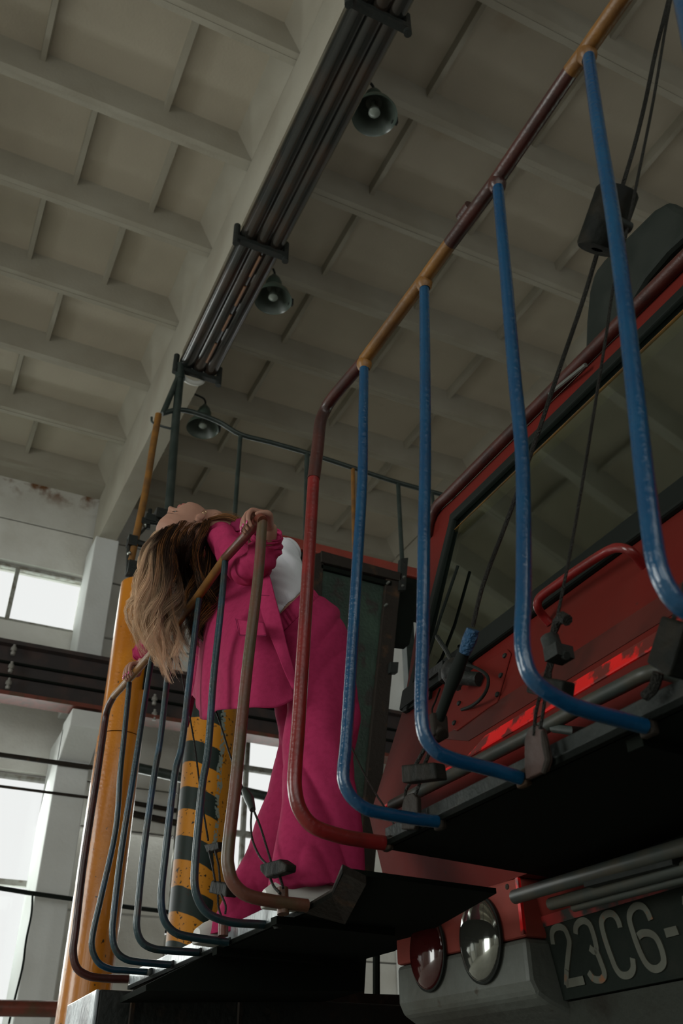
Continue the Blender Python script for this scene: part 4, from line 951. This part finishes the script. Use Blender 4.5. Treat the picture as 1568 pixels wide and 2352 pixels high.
# ---- head as a lofted form following the side profile
HU = 2.70                                    # sagittal plane of the head
K = .00157*2.70/2.47
O2 = PU(405, 1205, HU); e1 = PU(425, 1205, HU)-O2; e2 = PU(405, 1225, HU)-O2
PXL = e1.length/20; 
hx = PU(405-.862*30, 1205+.507*30, HU)-O2; hx.normalize(); fx = PU(405-.507*30, 1205-.862*30, HU)-O2
fx = (fx-hx*fx.dot(hx)).normalized(); sx_ = hx.cross(fx).normalized()      # lateral axis
if sx_.dot(UL) > 0: sx_ = -sx_               # sx_ points to the near side (towards the camera)
def HP_(h, f, y=0): return O2+hx*(h*K)+fx*(f*K)+sx_*(y*K)
front = [(-80,-20),(-76,-4),(-73,12),(-68,23),(-60,28.5),(-53,29.5),(-45,30),(-36,30.5),(-28,29.5),(-20,29),(-10,28.5),(0,28.8),(7,30.2),(14,30.6),(28,28.6),(40,22.5),(50,12),(60,-2),(68,-18),(73,-36),(75,-44)]
back = [(-80,-34),(-76,-40),(-73,-43),(-68,-46),(-60,-50),(-45,-58),(-28,-70),(-10,-80),(10,-86),(28,-87),(45,-82),(58,-72),(68,-60),(73,-52),(75,-48)]
wid = [(-80,10),(-76,20),(-68,28),(-60,33),(-45,39),(-28,43),(-10,46),(10,48.5),(28,49),(45,45),(58,36),(68,24),(73,12),(75,5)]
def itp(T, h):
    if h <= T[0][0]: return T[0][1]
    for (a, b), (c, d) in zip(T, T[1:]):
        if h <= c: return b+(d-b)*(h-a)/(c-a)
    return T[-1][1]
def gs(x, s_): return math.exp(-(x/s_)**2)
nose = [(-25,0),(-23,5),(-21,14),(-18,17.5),(-14,18.3),(-8,13),(-2,8),(3,4.5),(8,1),(12,0)]
hs_ = [(-80+155*(i/62)) for i in range(63)]
def face_pt(h, t, off=0):
    ff, fb, w_ = itp(front, h), itp(back, h), itp(wid, h)
    fm = ff-(ff-fb)*.55
    y = w_*math.sin(t); c_ = math.cos(t)
    f = fm+(ff-fm)*(abs(c_)**.98)*(1 if c_ > 0 else 0)+((fb-fm)*(-c_ if c_ < 0 else 0))
    if c_ > 0:
        f += itp(nose, h)*gs(y, 6.2 if h > -12 else 8.5)
        f += 2.6*gs(h+27, 3.0)*gs(y, 8)      # upper lip ridge
        f += 6.2*gs(h+37, 4.5)*gs(y, 15)-2.6*gs(h+42.5, 1.6)*gs(y, 14)+5.2*gs(h+48, 4)*gs(y, 13)
        f += 4.0*gs(h+62, 8)*gs(y, 13)-1.8*gs(h+53.5, 2.5)*gs(y, 14)
        for s_ in (-1, 1):
            f += -5.0*gs(h+2, 6)*gs(y-s_*19, 9)+3.2*gs(h+5, 4.2)*gs(y-s_*20, 8)+2.2*gs(h-9, 4)*gs(y-s_*19, 12)
            f += 3.0*gs(h+22, 11)*gs(y-s_*25, 12)
    return HP_(h, f+off, y)
hd = MB(); rows = []
NT = 56
for h in hs_: rows.append([face_pt(h, 2*math.pi*(k_+.5)/NT-math.pi) for k_ in range(NT)])
hd.grid(rows, closed=True); o_ = len(hd.v)
hd.f += [tuple(range(NT-1, -1, -1)), tuple(range(62*NT, 63*NT))]; hd.mi += [0, 0]
body = MB(); body.add(hd.v, hd.f)
# ear (near and far)
for s_ in (1, -1):
    c = HP_(-34, -24, s_*43); ell(body, c, (hx, fx, sx_), (14*K, 8*K, 4*K), 16)
    ell(body, HP_(-22, -27, s_*45), (hx, fx, sx_), (5*K, 6*K, 3*K), 12)
# neck, trunk
SH = 2.42
def T_(lat, z, u=SH):                        # the trunk drifts along the rail towards the shoulders
    t = min(1, max(0, (1.2-lat)/.26)); uc = 2.42+.24*t; k_ = uc/2.42
    p = NL*(lat*k_)+UL*((uc+u-SH)*S); return Vector((p.x, p.y, CZ+(PZ0-CZ+z)*k_))
chain(body, [HP_(-50, -28), HP_(-82, -38), PU(497, 1204, 2.68), PU(530, 1225, 2.66)], [.056, .050, .050, .058], 20)
spine = [((.95, 1.225), .05, .12), ((.99, 1.225), .065, .135), ((1.04, 1.21), .085, .14), ((1.09, 1.165), .095, .13), ((1.13, 1.11), .098, .12), ((1.168, 1.035), .096, .115, (.62, .785)), ((1.205, .97), .095, .125, (.75, .65)), ((1.24, .90), .10, .13), ((1.25, .84), .09, .13)]
def spine_rings(sp__, extra=0, ex_u=0):
    rr = []
    for i, ((la, z), rf, ru, *o_) in enumerate(sp__):
        a, b_ = sp__[max(i-1, 0)][0], sp__[min(i+1, len(sp__)-1)][0]
        d = Vector((b_[0]-a[0], b_[1]-a[1])).normalized(); fr = Vector((-d.y, d.x)); fr = fr if fr.x > 0 else -fr
        if o_: fr = Vector(o_[0]).normalized()
        rr.append((T_(la, z), (NL*fr.x+EZ*fr.y)*(rf+extra), UL*(ru+ex_u)))
    return rr
ring_loft(body, spine_rings(spine))
# arms
shN, elN, wrN = PU(508, 1232, 2.24), PL(585, 1318, .925), PL(622, 1216, .915)
shF, elF, wrF = PU(500, 1222, 2.62), PL(415, 1370, .90), PL(322, 1510, .885)
chain(body, [T_(1.0, 1.22, 2.36), PL(515, 1240, .935), PL(545, 1282, .935), PL(572, 1306, .94), PL(600, 1282, .935), PL(614, 1245, .925), wrN], [.036, .038, .040, .034, .031, .028, .022], 16)
chain(body, [T_(.98, 1.23, 2.5), PU(490, 1228, 2.86), PL(452, 1310, .905), PL(410, 1378, .91), PL(370, 1440, .90), wrF], [.045, .043, .038, .034, .030, .023], 16)
# legs
fN, fF = B(1.17, .06, 2.18), B(1.20, .06, 2.67)
chain(body, [B(1.25, .86, 2.37), B(1.23, .5, 2.27), B(1.19, .3, 2.225), fN], [.058, .048, .045, .038], 18)
chain(body, [B(1.265, .86, 2.49), B(1.325, .5, 2.58), B(1.27, .3, 2.62), fF], [.058, .048, .045, .038], 18)
# hands
NAILS = []
def hand(R, dr, sgn, wrist, nails=True, scale=1.0):
    # R: point on the rail axis under the hand, dr: rail direction (towards the little finger = sgn*dr)
    up_ = EZ; ou = -NL; dr = dr.normalized(); q = dr*sgn
    k = scale
    Q = lambda a, o, z: R+q*(a*k)+ou*(o*k)+up_*(z*k)
    # palm: slab of blended chains from the wrist over the rail
    for a in (-.028, -.010, .009, .027):
        chain(body, [wrist.lerp(Q(a, -.03, .034), .12), wrist.lerp(Q(a, -.03, .034), .6), Q(a, -.026, .034), Q(a*1.05, .004, .036)], [.015*k, .0135*k, .0125*k, .0098*k], 12, 4)
    fing = [(-.031, 1.0, .0), (-.011, 1.10, .003), (.010, 1.04, .002), (.029, .86, -.002)]
    for i, (a, L, dz) in enumerate(fing):
        pts = [Q(a, .000, .036+dz), Q(a*1.02, .022*L, .034+dz), Q(a*1.03, .032*L, .016), Q(a*1.02, .033*L, -.006*L), Q(a, .022*L, -.024*L)]
        chain(body, pts, [.0092*k, .0086*k, .0080*k, .0074*k, .0062*k], 12, 4)
        NAILS.append((Q(a*1.02, .0375*L, -.016*L), q, (Q(a*1.02, .036*L, -.022*L)-Q(a*1.02, .036*L, -.006*L)).normalized(), .0055*k))
    th = [wrist.lerp(Q(-.03, -.03, .03), .35), Q(-.048, -.030, .022), Q(-.056, -.010, .020), Q(-.052, .012, .012)]
    chain(body, th, [.0145*k, .0125*k, .0098*k, .0075*k], 12, 4)
Rn = PL(583, 1207, .842); drn = (PL(517, 1282, .842)-PL(587, 1200, .842))
hand(Rn, drn, 1, wrN, scale=1.02)
Rf_ = PL(308, 1547, .842); drf = (PL(300, 1556, .842)-PL(352, 1496, .842))
hand(Rf_, drf, -1, wrF, scale=1.0)
bo_ = remeshed(body, 'body', 'skin', person, .0026, 1)
bo_['label'] = 'fair skin, face turned up to the ceiling'
for c, q, d, r in NAILS:
    m = MB(); n_ = q.cross(d).normalized(); n_ = n_ if n_.dot(-NL) > 0 else -n_
    ell(m, c, (q, d, n_), (r, r*1.35, .0022), 12); m.build('nail', 'nail', person, smooth=True)
# face details
for s_ in (1, -1):
    ths = math.asin(min(1, 20/itp(wid, -5)))
    base = face_pt(-6, s_*ths)
    m = MB(); ell(m, base-fx*.004, (hx, fx, sx_), (.0046, .0050, .0100), 14); m.build('eyeball', 'eye', person, smooth=True)
    m = MB(); m.tube([face_pt(-6.5+1.0*gs(i-4, 3), s_*(ths-.22+.055*i), 1.0) for i in range(9)], [.0008, .0014, .0018, .002, .002, .002, .0018, .0014, .0008], 8); m.build('eyelash_line', 'brow', person, smooth=True)
    m = MB(); m.tube([face_pt(8+2.5*gs(i-5, 3), s_*(ths-.28+.07*i), .6) for i in range(9)], [.0004, .0008, .0011, .0012, .0012, .0010, .0008, .0006, .0003], 8); m.build('eyebrow', 'brow', person, smooth=True)
def lip(h0, h1, name):
    rows = []
    for i in range(7):
        h = h0+(h1-h0)*i/6
        rows.append([face_pt(h, t*.30*(1-.18*abs(i-3)/3), .45) for t in [-1+2*j/14 for j in range(15)]])
    m = MB(); m.grid(rows); m.build(name, 'lips', person, smooth=True)
lip(-41.5, -32.5, 'upper_lip'); lip(-52, -43.5, 'lower_lip')
m = MB(); c = HP_(-50, -20, 44); m.tube([c+hx*(math.cos(t)*.007)+fx*(math.sin(t)*.007) for t in [i*math.pi/8 for i in range(17)]], .0013, 8); m.build('earring', 'gold', person, smooth=True)

# ---- trousers
tr = MB()
pel = [((1.172, 1.025), .114, .126, (.62, .785)), ((1.203, 1.008), .126, .146, (.68, .73)), ((1.233, .965), .142, .168, (.8, .6)), ((1.248, .905), .146, .178, (.95, .3)), ((1.25, .84), .140, .178), ((1.245, .78), .128, .165)]
ring_loft(tr, spine_rings(pel), 36)
def leg_loft(pts):
    rr = []
    for la, z, u, rl_, ru in pts: rr.append((B(la, z, u), NL*rl_, UL*ru))
    ring_loft(tr, rr, 36)
leg_loft([(1.25,.90,2.34,.130,.085),(1.255,.76,2.32,.130,.088),(1.25,.62,2.29,.128,.09),(1.215,.46,2.25,.122,.095),(1.19,.30,2.22,.120,.10),(1.175,.15,2.19,.124,.105),(1.165,.05,2.17,.128,.108)])
leg_loft([(1.26,.90,2.50,.120,.085),(1.30,.76,2.52,.112,.088),(1.33,.62,2.55,.105,.09),(1.32,.46,2.585,.105,.095),(1.27,.30,2.62,.112,.10),(1.215,.14,2.66,.124,.105),(1.185,.02,2.69,.132,.11)])
def ridged(v): return (1-min(1, abs(noise.noise(v))*3.2))**2
def pants_disp(co):
    la, u_, z = NL.dot(co), UL.dot(co), co.z-PZ0
    d = .005*noise.noise(Vector((la*8, u_*8, z*2)))
    up_w = min(1, max(0, (z-.30)*2.2)); lo_w = 1-min(1, max(0, (z-.35)*2.2))
    d -= .008*ridged(Vector(((z-1.15*la)*7, u_*2.2, (z+la)*1.6)))*up_w
    d += .004*noise.noise(Vector(((z-1.15*la)*16+4, u_*4, (z+la)*2.5)))*up_w
    d += (.012*math.sin(la*24+u_*14+z*4)-.012*ridged(Vector((la*7+z*2, u_*5, z*1.2))))*lo_w
    return d
trs = remeshed(tr, 'trousers', 'pink', person, .0065, 6, pants_disp)
# waistband, gathered
wbm = MB(); rows = []
for j, (la, z, rf_, ru) in enumerate(((1.190, .998, .124, .142), (1.180, 1.013, .123, .139), (1.170, 1.028, .121, .135), (1.162, 1.040, .117, .130))):
    fr = Vector((.62, .785)); row = []
    for k_ in range(180):
        t = 2*math.pi*k_/180; g_ = 1+.014*math.sin(k_*math.pi*2/4)+.006*math.sin(k_*1.9)
        row.append(T_(la, z)+(NL*fr.x+EZ*fr.y)*(rf_*g_*math.cos(t))+UL*(ru*g_*math.sin(t)))
    rows.append(row)
wbm.grid(rows, closed=True); wbm.build('waistband', 'pink', trs, smooth=True, solid=.004)
# ---- white top
tp = MB()
top = [((1.160, 1.045), .108, .126, (.62, .785)), ((1.147, 1.08), .112, .135, (.64, .77)), ((1.122, 1.135), .118, .148, (.66, .75)), ((1.09, 1.182), .118, .156, (.6, .8)), ((1.035, 1.215), .105, .16), ((.98, 1.225), .08, .14)]
ring_loft(tp, spine_rings(top), 36)
ell(tp, T_(1.128, 1.238, SH-.055), (NL, UL, EZ), (.066, .066, .060), 20); ell(tp, T_(1.128, 1.238, SH+.07), (NL, UL, EZ), (.066, .066, .060), 20)
def top_disp(co):
    la, u_, z = NL.dot(co), UL.dot(co), co.z-PZ0
    return (.006*noise.noise(Vector(((la*.7+z*.9)*30, u_*5, (la-z)*5)))-.010*ridged(Vector(((la*.8+z)*10, u_*2.5, (la-z)*2.2))))*(1 if z < 1.38 else .25)
remeshed(tp, 'white_top', 'tee', person, .005, 14, top_disp)

# ---- blazer: draped body panel (near half and back), sleeves, collar
def SP(rows):                                 # rows of (px,py,lat) -> grid through spline both ways
    G = [[PL(x, y, la) for x, y, la in r] for r in rows]
    G = [spline(r, 6) for r in G]; C = list(zip(*G)); C = [spline(list(c), 6) for c in C]
    return [list(r) for r in zip(*C)]
near = [
 [(470,1275,.955),(482,1262,.955),(498,1250,.96),(520,1240,.968),(545,1240,.975),(572,1250,.98),(592,1268,.985),(606,1285,.99)],
 [(466,1345,.955),(480,1350,.945),(497,1350,.945),(520,1345,.952),(548,1345,.965),(580,1345,.975),(598,1345,.98),(614,1345,.99)],
 [(462,1415,.955),(474,1430,.90),(490,1432,.892),(515,1430,.897),(545,1432,.907),(582,1432,.93),(614,1430,.965),(640,1425,1.00)],
 [(457,1490,.965),(466,1510,.888),(480,1515,.874),(508,1514,.878),(542,1516,.890),(585,1518,.925),(630,1518,.975),(664,1505,1.015)],
 [(450,1560,.975),(463,1590,.89),(474,1598,.876),(500,1590,.880),(540,1585,.892),(588,1586,.928),(640,1586,.985),(676,1566,1.03)],
 [(444,1597,.98),(465,1651,.893),(477,1640,.880),(500,1633,.882),(540,1627,.893),(588,1626,.930),(642,1626,.988),(683,1606,1.035)],
]
G = SP(near)
for r in G:
    for i, p in enumerate(r):
        la, u_, z = NL.dot(p), UL.dot(p), p.z-PZ0
        hang = min(1, max(0, (1.25-z)*1.6))
        r[i] = p+NL*(.010*math.sin(u_*30+z*2)*hang+.008*noise.noise(Vector((u_*7, z*2.5, la*5)))*hang)
m = MB(); m.grid(G); blz = m.build('blazer', 'pink', person, smooth=True, solid=.004)
# far half of the blazer, mirrored over the back
back_e = [r[0] for r in G]; rows = []
for i, r in enumerate(G):
    p0_ = r[0]; row = []
    for t in [j/10 for j in range(11)]:
        la0, u0_ = NL.dot(p0_), UL.dot(p0_)
        la = la0+(1.16-la0)*t**1.3; uu = u0_+(.34)*math.sin(t*HP)
        w = NL*la+UL*uu; row.append(Vector((w.x, w.y, p0_.z+.01*math.sin(t*9))))
    rows.append(row)
m = MB(); m.grid(rows); m.build('blazer_far_side', 'pink', blz, smooth=True, solid=.004)
# sleeves
def sleeve_tube(pts, rs, name, seed):
    mb = MB(); P = spline(pts, 10); N = len(P); R_ = []
    for i in range(len(pts)-1):
        for k_ in range(10): R_.append(rs[i]+(rs[i+1]-rs[i])*k_/10)
    R_.append(rs[-1]); mb.tube(P, R_, 40, cap=False)
    c_ = 0
    for i in range(N):
        for k_ in range(40):
            v = Vector(mb.v[i*40+k_]); d = v-P[i]
            w = 1+.22*noise.noise(Vector((i*.40, math.cos(k_/40*6.283)*1.3+seed, math.sin(k_/40*6.283)*1.3)))+.05*math.sin(i*1.3+k_*.3)
            mb.v[i*40+k_] = tuple(P[i]+d*w)
    return mb.build(name, 'pink', blz, smooth=True, solid=.004)
sleeve_tube([PL(486, 1222, .945), PL(498, 1230, .93), PL(515, 1240, .922), PL(545, 1284, .925), PL(572, 1306, .93), PL(600, 1280, .93), PL(612, 1248, .93), PL(614, 1226, .92)], [.022, .046, .060, .060, .056, .052, .050, .047], 'sleeve', 3.1)
sleeve_tube([T_(.98, 1.23, 2.52), PU(490, 1228, 2.86), PL(452, 1310, .925), PL(410, 1378, .91), PL(370, 1440, .90), PL(335, 1492, .888), PL(327, 1503, .886)], [.06, .066, .060, .055, .050, .044, .042], 'sleeve', 9.2)
# shoulder yoke closing the blazer over the shoulders and the collar round the neck
yk = MB(); rows = []
for x, y, la in ((474, 1219, .985), (486, 1213, .97), (500, 1208, .955), (520, 1206, .945), (545, 1208, .95), (570, 1218, .965)):
    rows.append(spline([PL(x-4, y+62, la+.005), PL(x-2, y+30, la-.01), PL(x, y+6, la-.01), PL(x+6, y-2, la+.02), PL(x+22, y+5, la+.05), PL(x+42, y+20, la+.09)], 4))
rows = [spline(list(c), 4) for c in zip(*rows)]
yk.grid(rows); yk.build('blazer_yoke', 'pink', blz, smooth=True, solid=.004)
m = MB(); m.grid(SP([[(488,1209,.93),(512,1202,.935),(540,1194,.945),(566,1186,.955)], [(486,1215,.925),(512,1210,.93),(538,1206,.94),(566,1202,.95)], [(494,1226,.92),(515,1222,.925),(540,1220,.93),(566,1216,.94)]])); m.build('collar', 'pinkdark', blz, smooth=True, solid=.004)
# lapel with buttonhole, pocket flap
lapel = [[(594,1282,.95),(602,1288,.958),(611,1297,.97)], [(594,1330,.945),(608,1330,.955),(622,1332,.968)], [(594,1368,.938),(614,1372,.951),(633,1376,.968)],
         [(604,1420,.94),(625,1420,.956),(645,1420,.976)], [(628,1480,.955),(643,1480,.968),(658,1478,.985)], [(652,1540,.972),(662,1538,.985),(673,1533,1.0)], [(672,1585,.998),(678,1582,1.002),(684,1578,1.01)]]
m = MB(); m.grid(SP(lapel)); m.build('lapel', 'pink', blz, smooth=True, solid=.004)
m = MB(); m.tube([PL(600, 1367, .925), PL(618, 1368, .94)], .0014, 6); m.build('buttonhole', 'pinkdark', blz, smooth=True)
flap = [[(541,1421,.872),(575,1428,.894),(606,1430,.92)], [(543,1440,.871),(577,1445,.893),(609,1446,.919)], [(549,1457,.870),(580,1459,.892),(612,1458,.92)]]
m = MB(); m.grid(SP(flap)); m.build('pocket_flap', 'pink', blz, smooth=True, solid=.003)
m = MB(); m.tube([PL(549, 1459, .868), PL(580, 1461, .890), PL(612, 1460, .918)], .0022, 6); m.tube([PL(541, 1421, .869), PL(549, 1459, .868)], .0014, 6); m.build('flap_edge', 'pinkdark', blz, smooth=True)

# ---- shoes
def shoe(lat_heel, u_, rotz=0):
    c0 = B(lat_heel, 0, u_); fd = (NL*math.cos(rotz)+UL*math.sin(rotz)); sd = EZ.cross(fd)
    prof = [(0, .026, .024, .022), (.02, .032, .04, .027), (.06, .038, .06, .034), (.11, .037, .06, .036), (.16, .040, .062, .043), (.21, .040, .05, .044), (.245, .032, .04, .036), (.262, .014, .028, .018)]
    mb = MB(); rows = []
    for x, w_, h_, wb_ in prof:
        row = []
        for k_ in range(16):
            t = 2*math.pi*k_/16; cc, ss = math.cos(t), math.sin(t)
            z_ = .02+h_*max(0, ss)**.8 if ss > 0 else .02
            row.append(c0+fd*x+sd*(cc*(w_ if ss > 0 else wb_))+EZ*z_)
        rows.append(row)
    mb.grid(rows, closed=True); mb.f += [tuple(range(15, -1, -1)), tuple(range(7*16, 8*16))]; mb.mi += [0, 0]
    s_ = mb.build('shoe', 'shoe', person, smooth=True)
    so = MB(); pl_ = [c0+fd*x+sd*(w_+.004) for x, _, _, w_ in prof]+[c0+fd*x-sd*(w_+.004) for x, _, _, w_ in reversed(prof)]
    so.prism(pl_, EZ*.024); so.build('sole', 'sole', s_, bevel=.004)
shoe(1.005, 2.165, -.12); shoe(1.03, 2.69, .12)

# ---- hair
def hairmat():
    m = bpy.data.materials.new('hair_brown_to_blond'); m.use_nodes = True; nt = m.node_tree; b = nt.nodes['Principled BSDF']
    a = nt.nodes.new('ShaderNodeVertexColor'); a.layer_name = 'tone'; nt.links.new(a.outputs[0], b.inputs['Base Color'])
    b.inputs['Roughness'].default_value = .5; b.inputs['Specular IOR Level'].default_value = .25
    return m
M['hair'] = hairmat()
rnd = random.Random(11)
def lerp2(T, s_):
    for (a, *p), (b, *q) in zip(T, T[1:]):
        if s_ <= b:
            t = (s_-a)/(b-a); return [x+(y-x)*t for x, y in zip(p, q)]
    return T[-1][1:]
ROOT = [(0, 354, 1228), (.15, 366, 1222), (.3, 388, 1212), (.45, 412, 1203), (.6, 436, 1203), (.75, 458, 1204), (.88, 482, 1196), (1, 508, 1186)]
MID1 = [(0, 331, 1272), (.15, 343, 1270), (.3, 360, 1266), (.45, 386, 1260), (.6, 414, 1254), (.75, 446, 1254), (.88, 476, 1262), (1, 492, 1250)]
MID2 = [(0, 320, 1350), (.15, 340, 1355), (.3, 365, 1358), (.45, 394, 1358), (.6, 425, 1356), (.75, 455, 1352), (.88, 480, 1345), (1, 503, 1335)]
MID3 = [(0, 322, 1430), (.15, 338, 1438), (.3, 360, 1440), (.45, 386, 1440), (.6, 418, 1436), (.75, 452, 1430), (.88, 480, 1420), (1, 508, 1405)]
END = [(0, 328, 1485), (.1, 350, 1515), (.2, 372, 1530), (.32, 392, 1560), (.42, 398, 1545), (.52, 420, 1500), (.62, 438, 1505), (.75, 462, 1470), (.88, 486, 1478), (1, 505, 1450)]
dark = Vector((.022, .011, .006)); mid_ = Vector((.062, .027, .011)); blond = Vector((.95, .66, .43)); gold_ = Vector((.36, .15, .045))
HV, HF, HC = [], [], []
NS = 20
sc = lambda T, s2: lerp2(T, min(1, max(0, s2)))
def lockrand(*k_): return random.Random(hash(tuple(k_)) & 0xffffff)
for i in range(5200):
    s_ = rnd.random()
    nl = 22; li = math.floor(s_*nl); lock = (li+.5)/nl
    di = rnd.randrange(4); depth = (di+.5+(rnd.random()-.5)*.6)/4
    lr = lockrand(li, di)
    cl = lr.uniform(.70, .96)
    lx = lock+lr.uniform(-.03, .03); sl = s_*(1-cl)+lx*cl
    u0_ = HU-.075+.150*depth
    ph, am, fr_ = lr.uniform(0, 6.28), lr.uniform(8, 30), lr.uniform(1.1, 2.8)
    ph += rnd.gauss(0, .25); L = min(1.04, max(.5, lr.uniform(.84, 1.04)+rnd.gauss(0, .06)))
    r0_ = sc(ROOT, s_); r0_ = [r0_[0]+rnd.gauss(0, 1.2), r0_[1]-1+abs(rnd.gauss(0, 4))+depth*2]
    a1, a2, a3, e_ = sc(MID1, s_), sc(MID2, s_*.5+sl*.5), sc(MID3, sl), sc(END, sl)
    if s_ > .86: u_c = [HU-.03+.06*depth]*5
    else: u_c = [u0_-.012, u0_-.01, u0_, u0_, u0_]
    ctrl = []; jit = lr.uniform(-3.5, 3); r0_ = [r0_[0], r0_[1]+jit]
    if .05 < s_ < .86:                        # leaves the hairline towards the crown before it falls
        ctrl.append(PU(r0_[0]+6+3*lr.random(), r0_[1]-1.5, u0_-.004))
    for j_, (q2, u_) in enumerate(zip((r0_, a1, a2, a3, e_), u_c)):
        q_ = PU(q2[0], q2[1], u_)
        want = .80+.075*min(1, max(0, (s_-.42)/.18))+.03*depth if j_ > 1 else 0    # neck side hangs inside the rail, crown side outside
        if j_ > 1:
            la = NL.dot(q_)/S
            if (s_ > .5 and la < want) or (s_ <= .5 and la > .815):
                q_ = PL(q2[0], q2[1], want if s_ > .5 else .80+.015*depth)
        ctrl.append(q_)
    pts = spline(ctrl, 4 if len(ctrl) == 6 else 5)[:NS+1]; n_ = max(8, int(len(pts)*L)); pts = pts[:n_]
    sp_r = rnd.gauss(0, .0035); sp_u = rnd.gauss(0, .0035); wv = []
    for j_, p in enumerate(pts):
        t = j_/NS; w = am*.0019*min(1, max(0, (t-.12)*1.8))
        f_ = ph+t*fr_*6.28
        wv.append(p+NL*(w*math.sin(f_)+sp_r*min(1, t*3)+.0006*rnd.gauss(0, 1)*t)+UL*(w*.7*math.cos(f_)+sp_u*min(1, t*3))+EZ*(w*.3*math.sin(f_*1.3)))
    thick = rnd.uniform(.00035, .00085); x_ = UL; base_i = len(HV); gmix = lr.random()*.6+rnd.random()*.4
    for j_, p in enumerate(wv):
        t = j_/NS; d = (wv[min(j_+1, len(wv)-1)]-wv[max(j_-1, 0)]).normalized(); x_ = (x_-d*x_.dot(d)).normalized(); y_ = d.cross(x_)
        r_ = thick*min(1, .3+j_*.4)*(1-.75*max(0, (j_/len(wv)-.6)/.4))
        for k_ in range(3):
            a_ = k_*2.094; HV.append(p+(x_*math.cos(a_)+y_*math.sin(a_))*r_)
        if s_ < .55: bl = min(1, max(0, (t-(.05+.62*min(1, s_*1.75)))*2.6))
        elif s_ < .68: bl = min(1, max(0, (t-.70)*2.0))
        else: bl = 0
        if s_ < .09: bl = max(bl, min(1, .25+t*4.5))
        c = dark.lerp(mid_, min(1, t*1.5)*(.25+.75*gmix)) if s_ < .7 else dark.lerp(mid_, t*.45*gmix)
        if gmix > .70: c = c.lerp(gold_, min(.9, t*2.4)*(1 if s_ < .9 else .4))
        c = c.lerp(blond, bl*(.5+.5*gmix)); HC += [c]*3
    for j_ in range(len(wv)-1):
        for k_ in range(3):
            a_ = base_i+j_*3; HF.append((a_+k_, a_+(k_+1) % 3, a_+3+(k_+1) % 3, a_+3+k_))
for i in range(260):                          # tuft lying over the shoulder behind the neck
    a = rnd.random(); sh = rnd.gauss(0, 1)
    ctrl = [PU(470+a*30+rnd.uniform(-4, 4), 1196-a*10+sh*2, 2.66), PU(492+a*26, 1189-a*4+sh*2.4, 2.63), PU(516+a*20, 1184+a*6+sh*2.8, 2.60), PU(538+a*14, 1190+a*8+sh*3, 2.58), PU(556+a*10, 1202+a*6+sh*3, 2.57)]
    wv = spline(ctrl, 4); bi = len(HV); gm = rnd.random()
    for j_, p in enumerate(wv):
        for k_ in range(3):
            a_ = k_*2.094; HV.append(p+(EZ*math.cos(a_)+NL*math.sin(a_))*.0007)
        HC += [dark.lerp(gold_, gm*.8)]*3
    for j_ in range(len(wv)-1):
        for k_ in range(3): a_ = bi+j_*3; HF.append((a_+k_, a_+(k_+1) % 3, a_+3+(k_+1) % 3, a_+3+k_))
me = bpy.data.meshes.new('hair'); me.from_pydata([tuple(v) for v in HV], [], HF)
at_ = me.color_attributes.new('tone', 'FLOAT_COLOR', 'POINT')
at_.data.foreach_set('color', [x for c in HC for x in (c[0], c[1], c[2], 1)])
for p in me.polygons: p.use_smooth = True
me.materials.append(M['hair']); hr = bpy.data.objects.new('hair', me); COL.objects.link(hr); attach(hr, person)
hr['kind'] = 'stuff'; hr['label'] = 'long wavy hair, dark brown roots and blond lengths'
# scalp cap under the strands
cp_ = MB(); rows = []
for h in [(-20+96*(i/20)) for i in range(21)]:
    row = []
    for k_ in range(40):
        t = 2*math.pi*(k_+.5)/40-math.pi
        p = face_pt(h, t); 
        row.append(p)
    rows.append(row)
hairline = lambda h: 2.1-1.35*max(0, min(1, (h-18)/45))+.5*max(0, min(1, (-h-12)/12))
V_ = []; F_ = []
for i, h in enumerate([(-40+115*(i/26)) for i in range(27)]):
    lim = hairline(h)
    for k_ in range(33):
        t = lim+(2*math.pi-2*lim)*k_/32
        p = face_pt(h, t if t <= math.pi else t-2*math.pi); cdir = (p-HP_(h, -30)).normalized(); V_.append(p+cdir*.006)
for i in range(26):
    for k_ in range(32): a_ = i*33+k_; F_.append((a_, a_+1, a_+34, a_+33))
cp_ = MB(); cp_.add(V_, F_)
M['scalp'] = mat('dark_hair_roots', (.03, .016, .009), .6, bump=.5, bscale=200)
cp_.build('hair_cap', 'scalp', person, smooth=True, solid=.002)
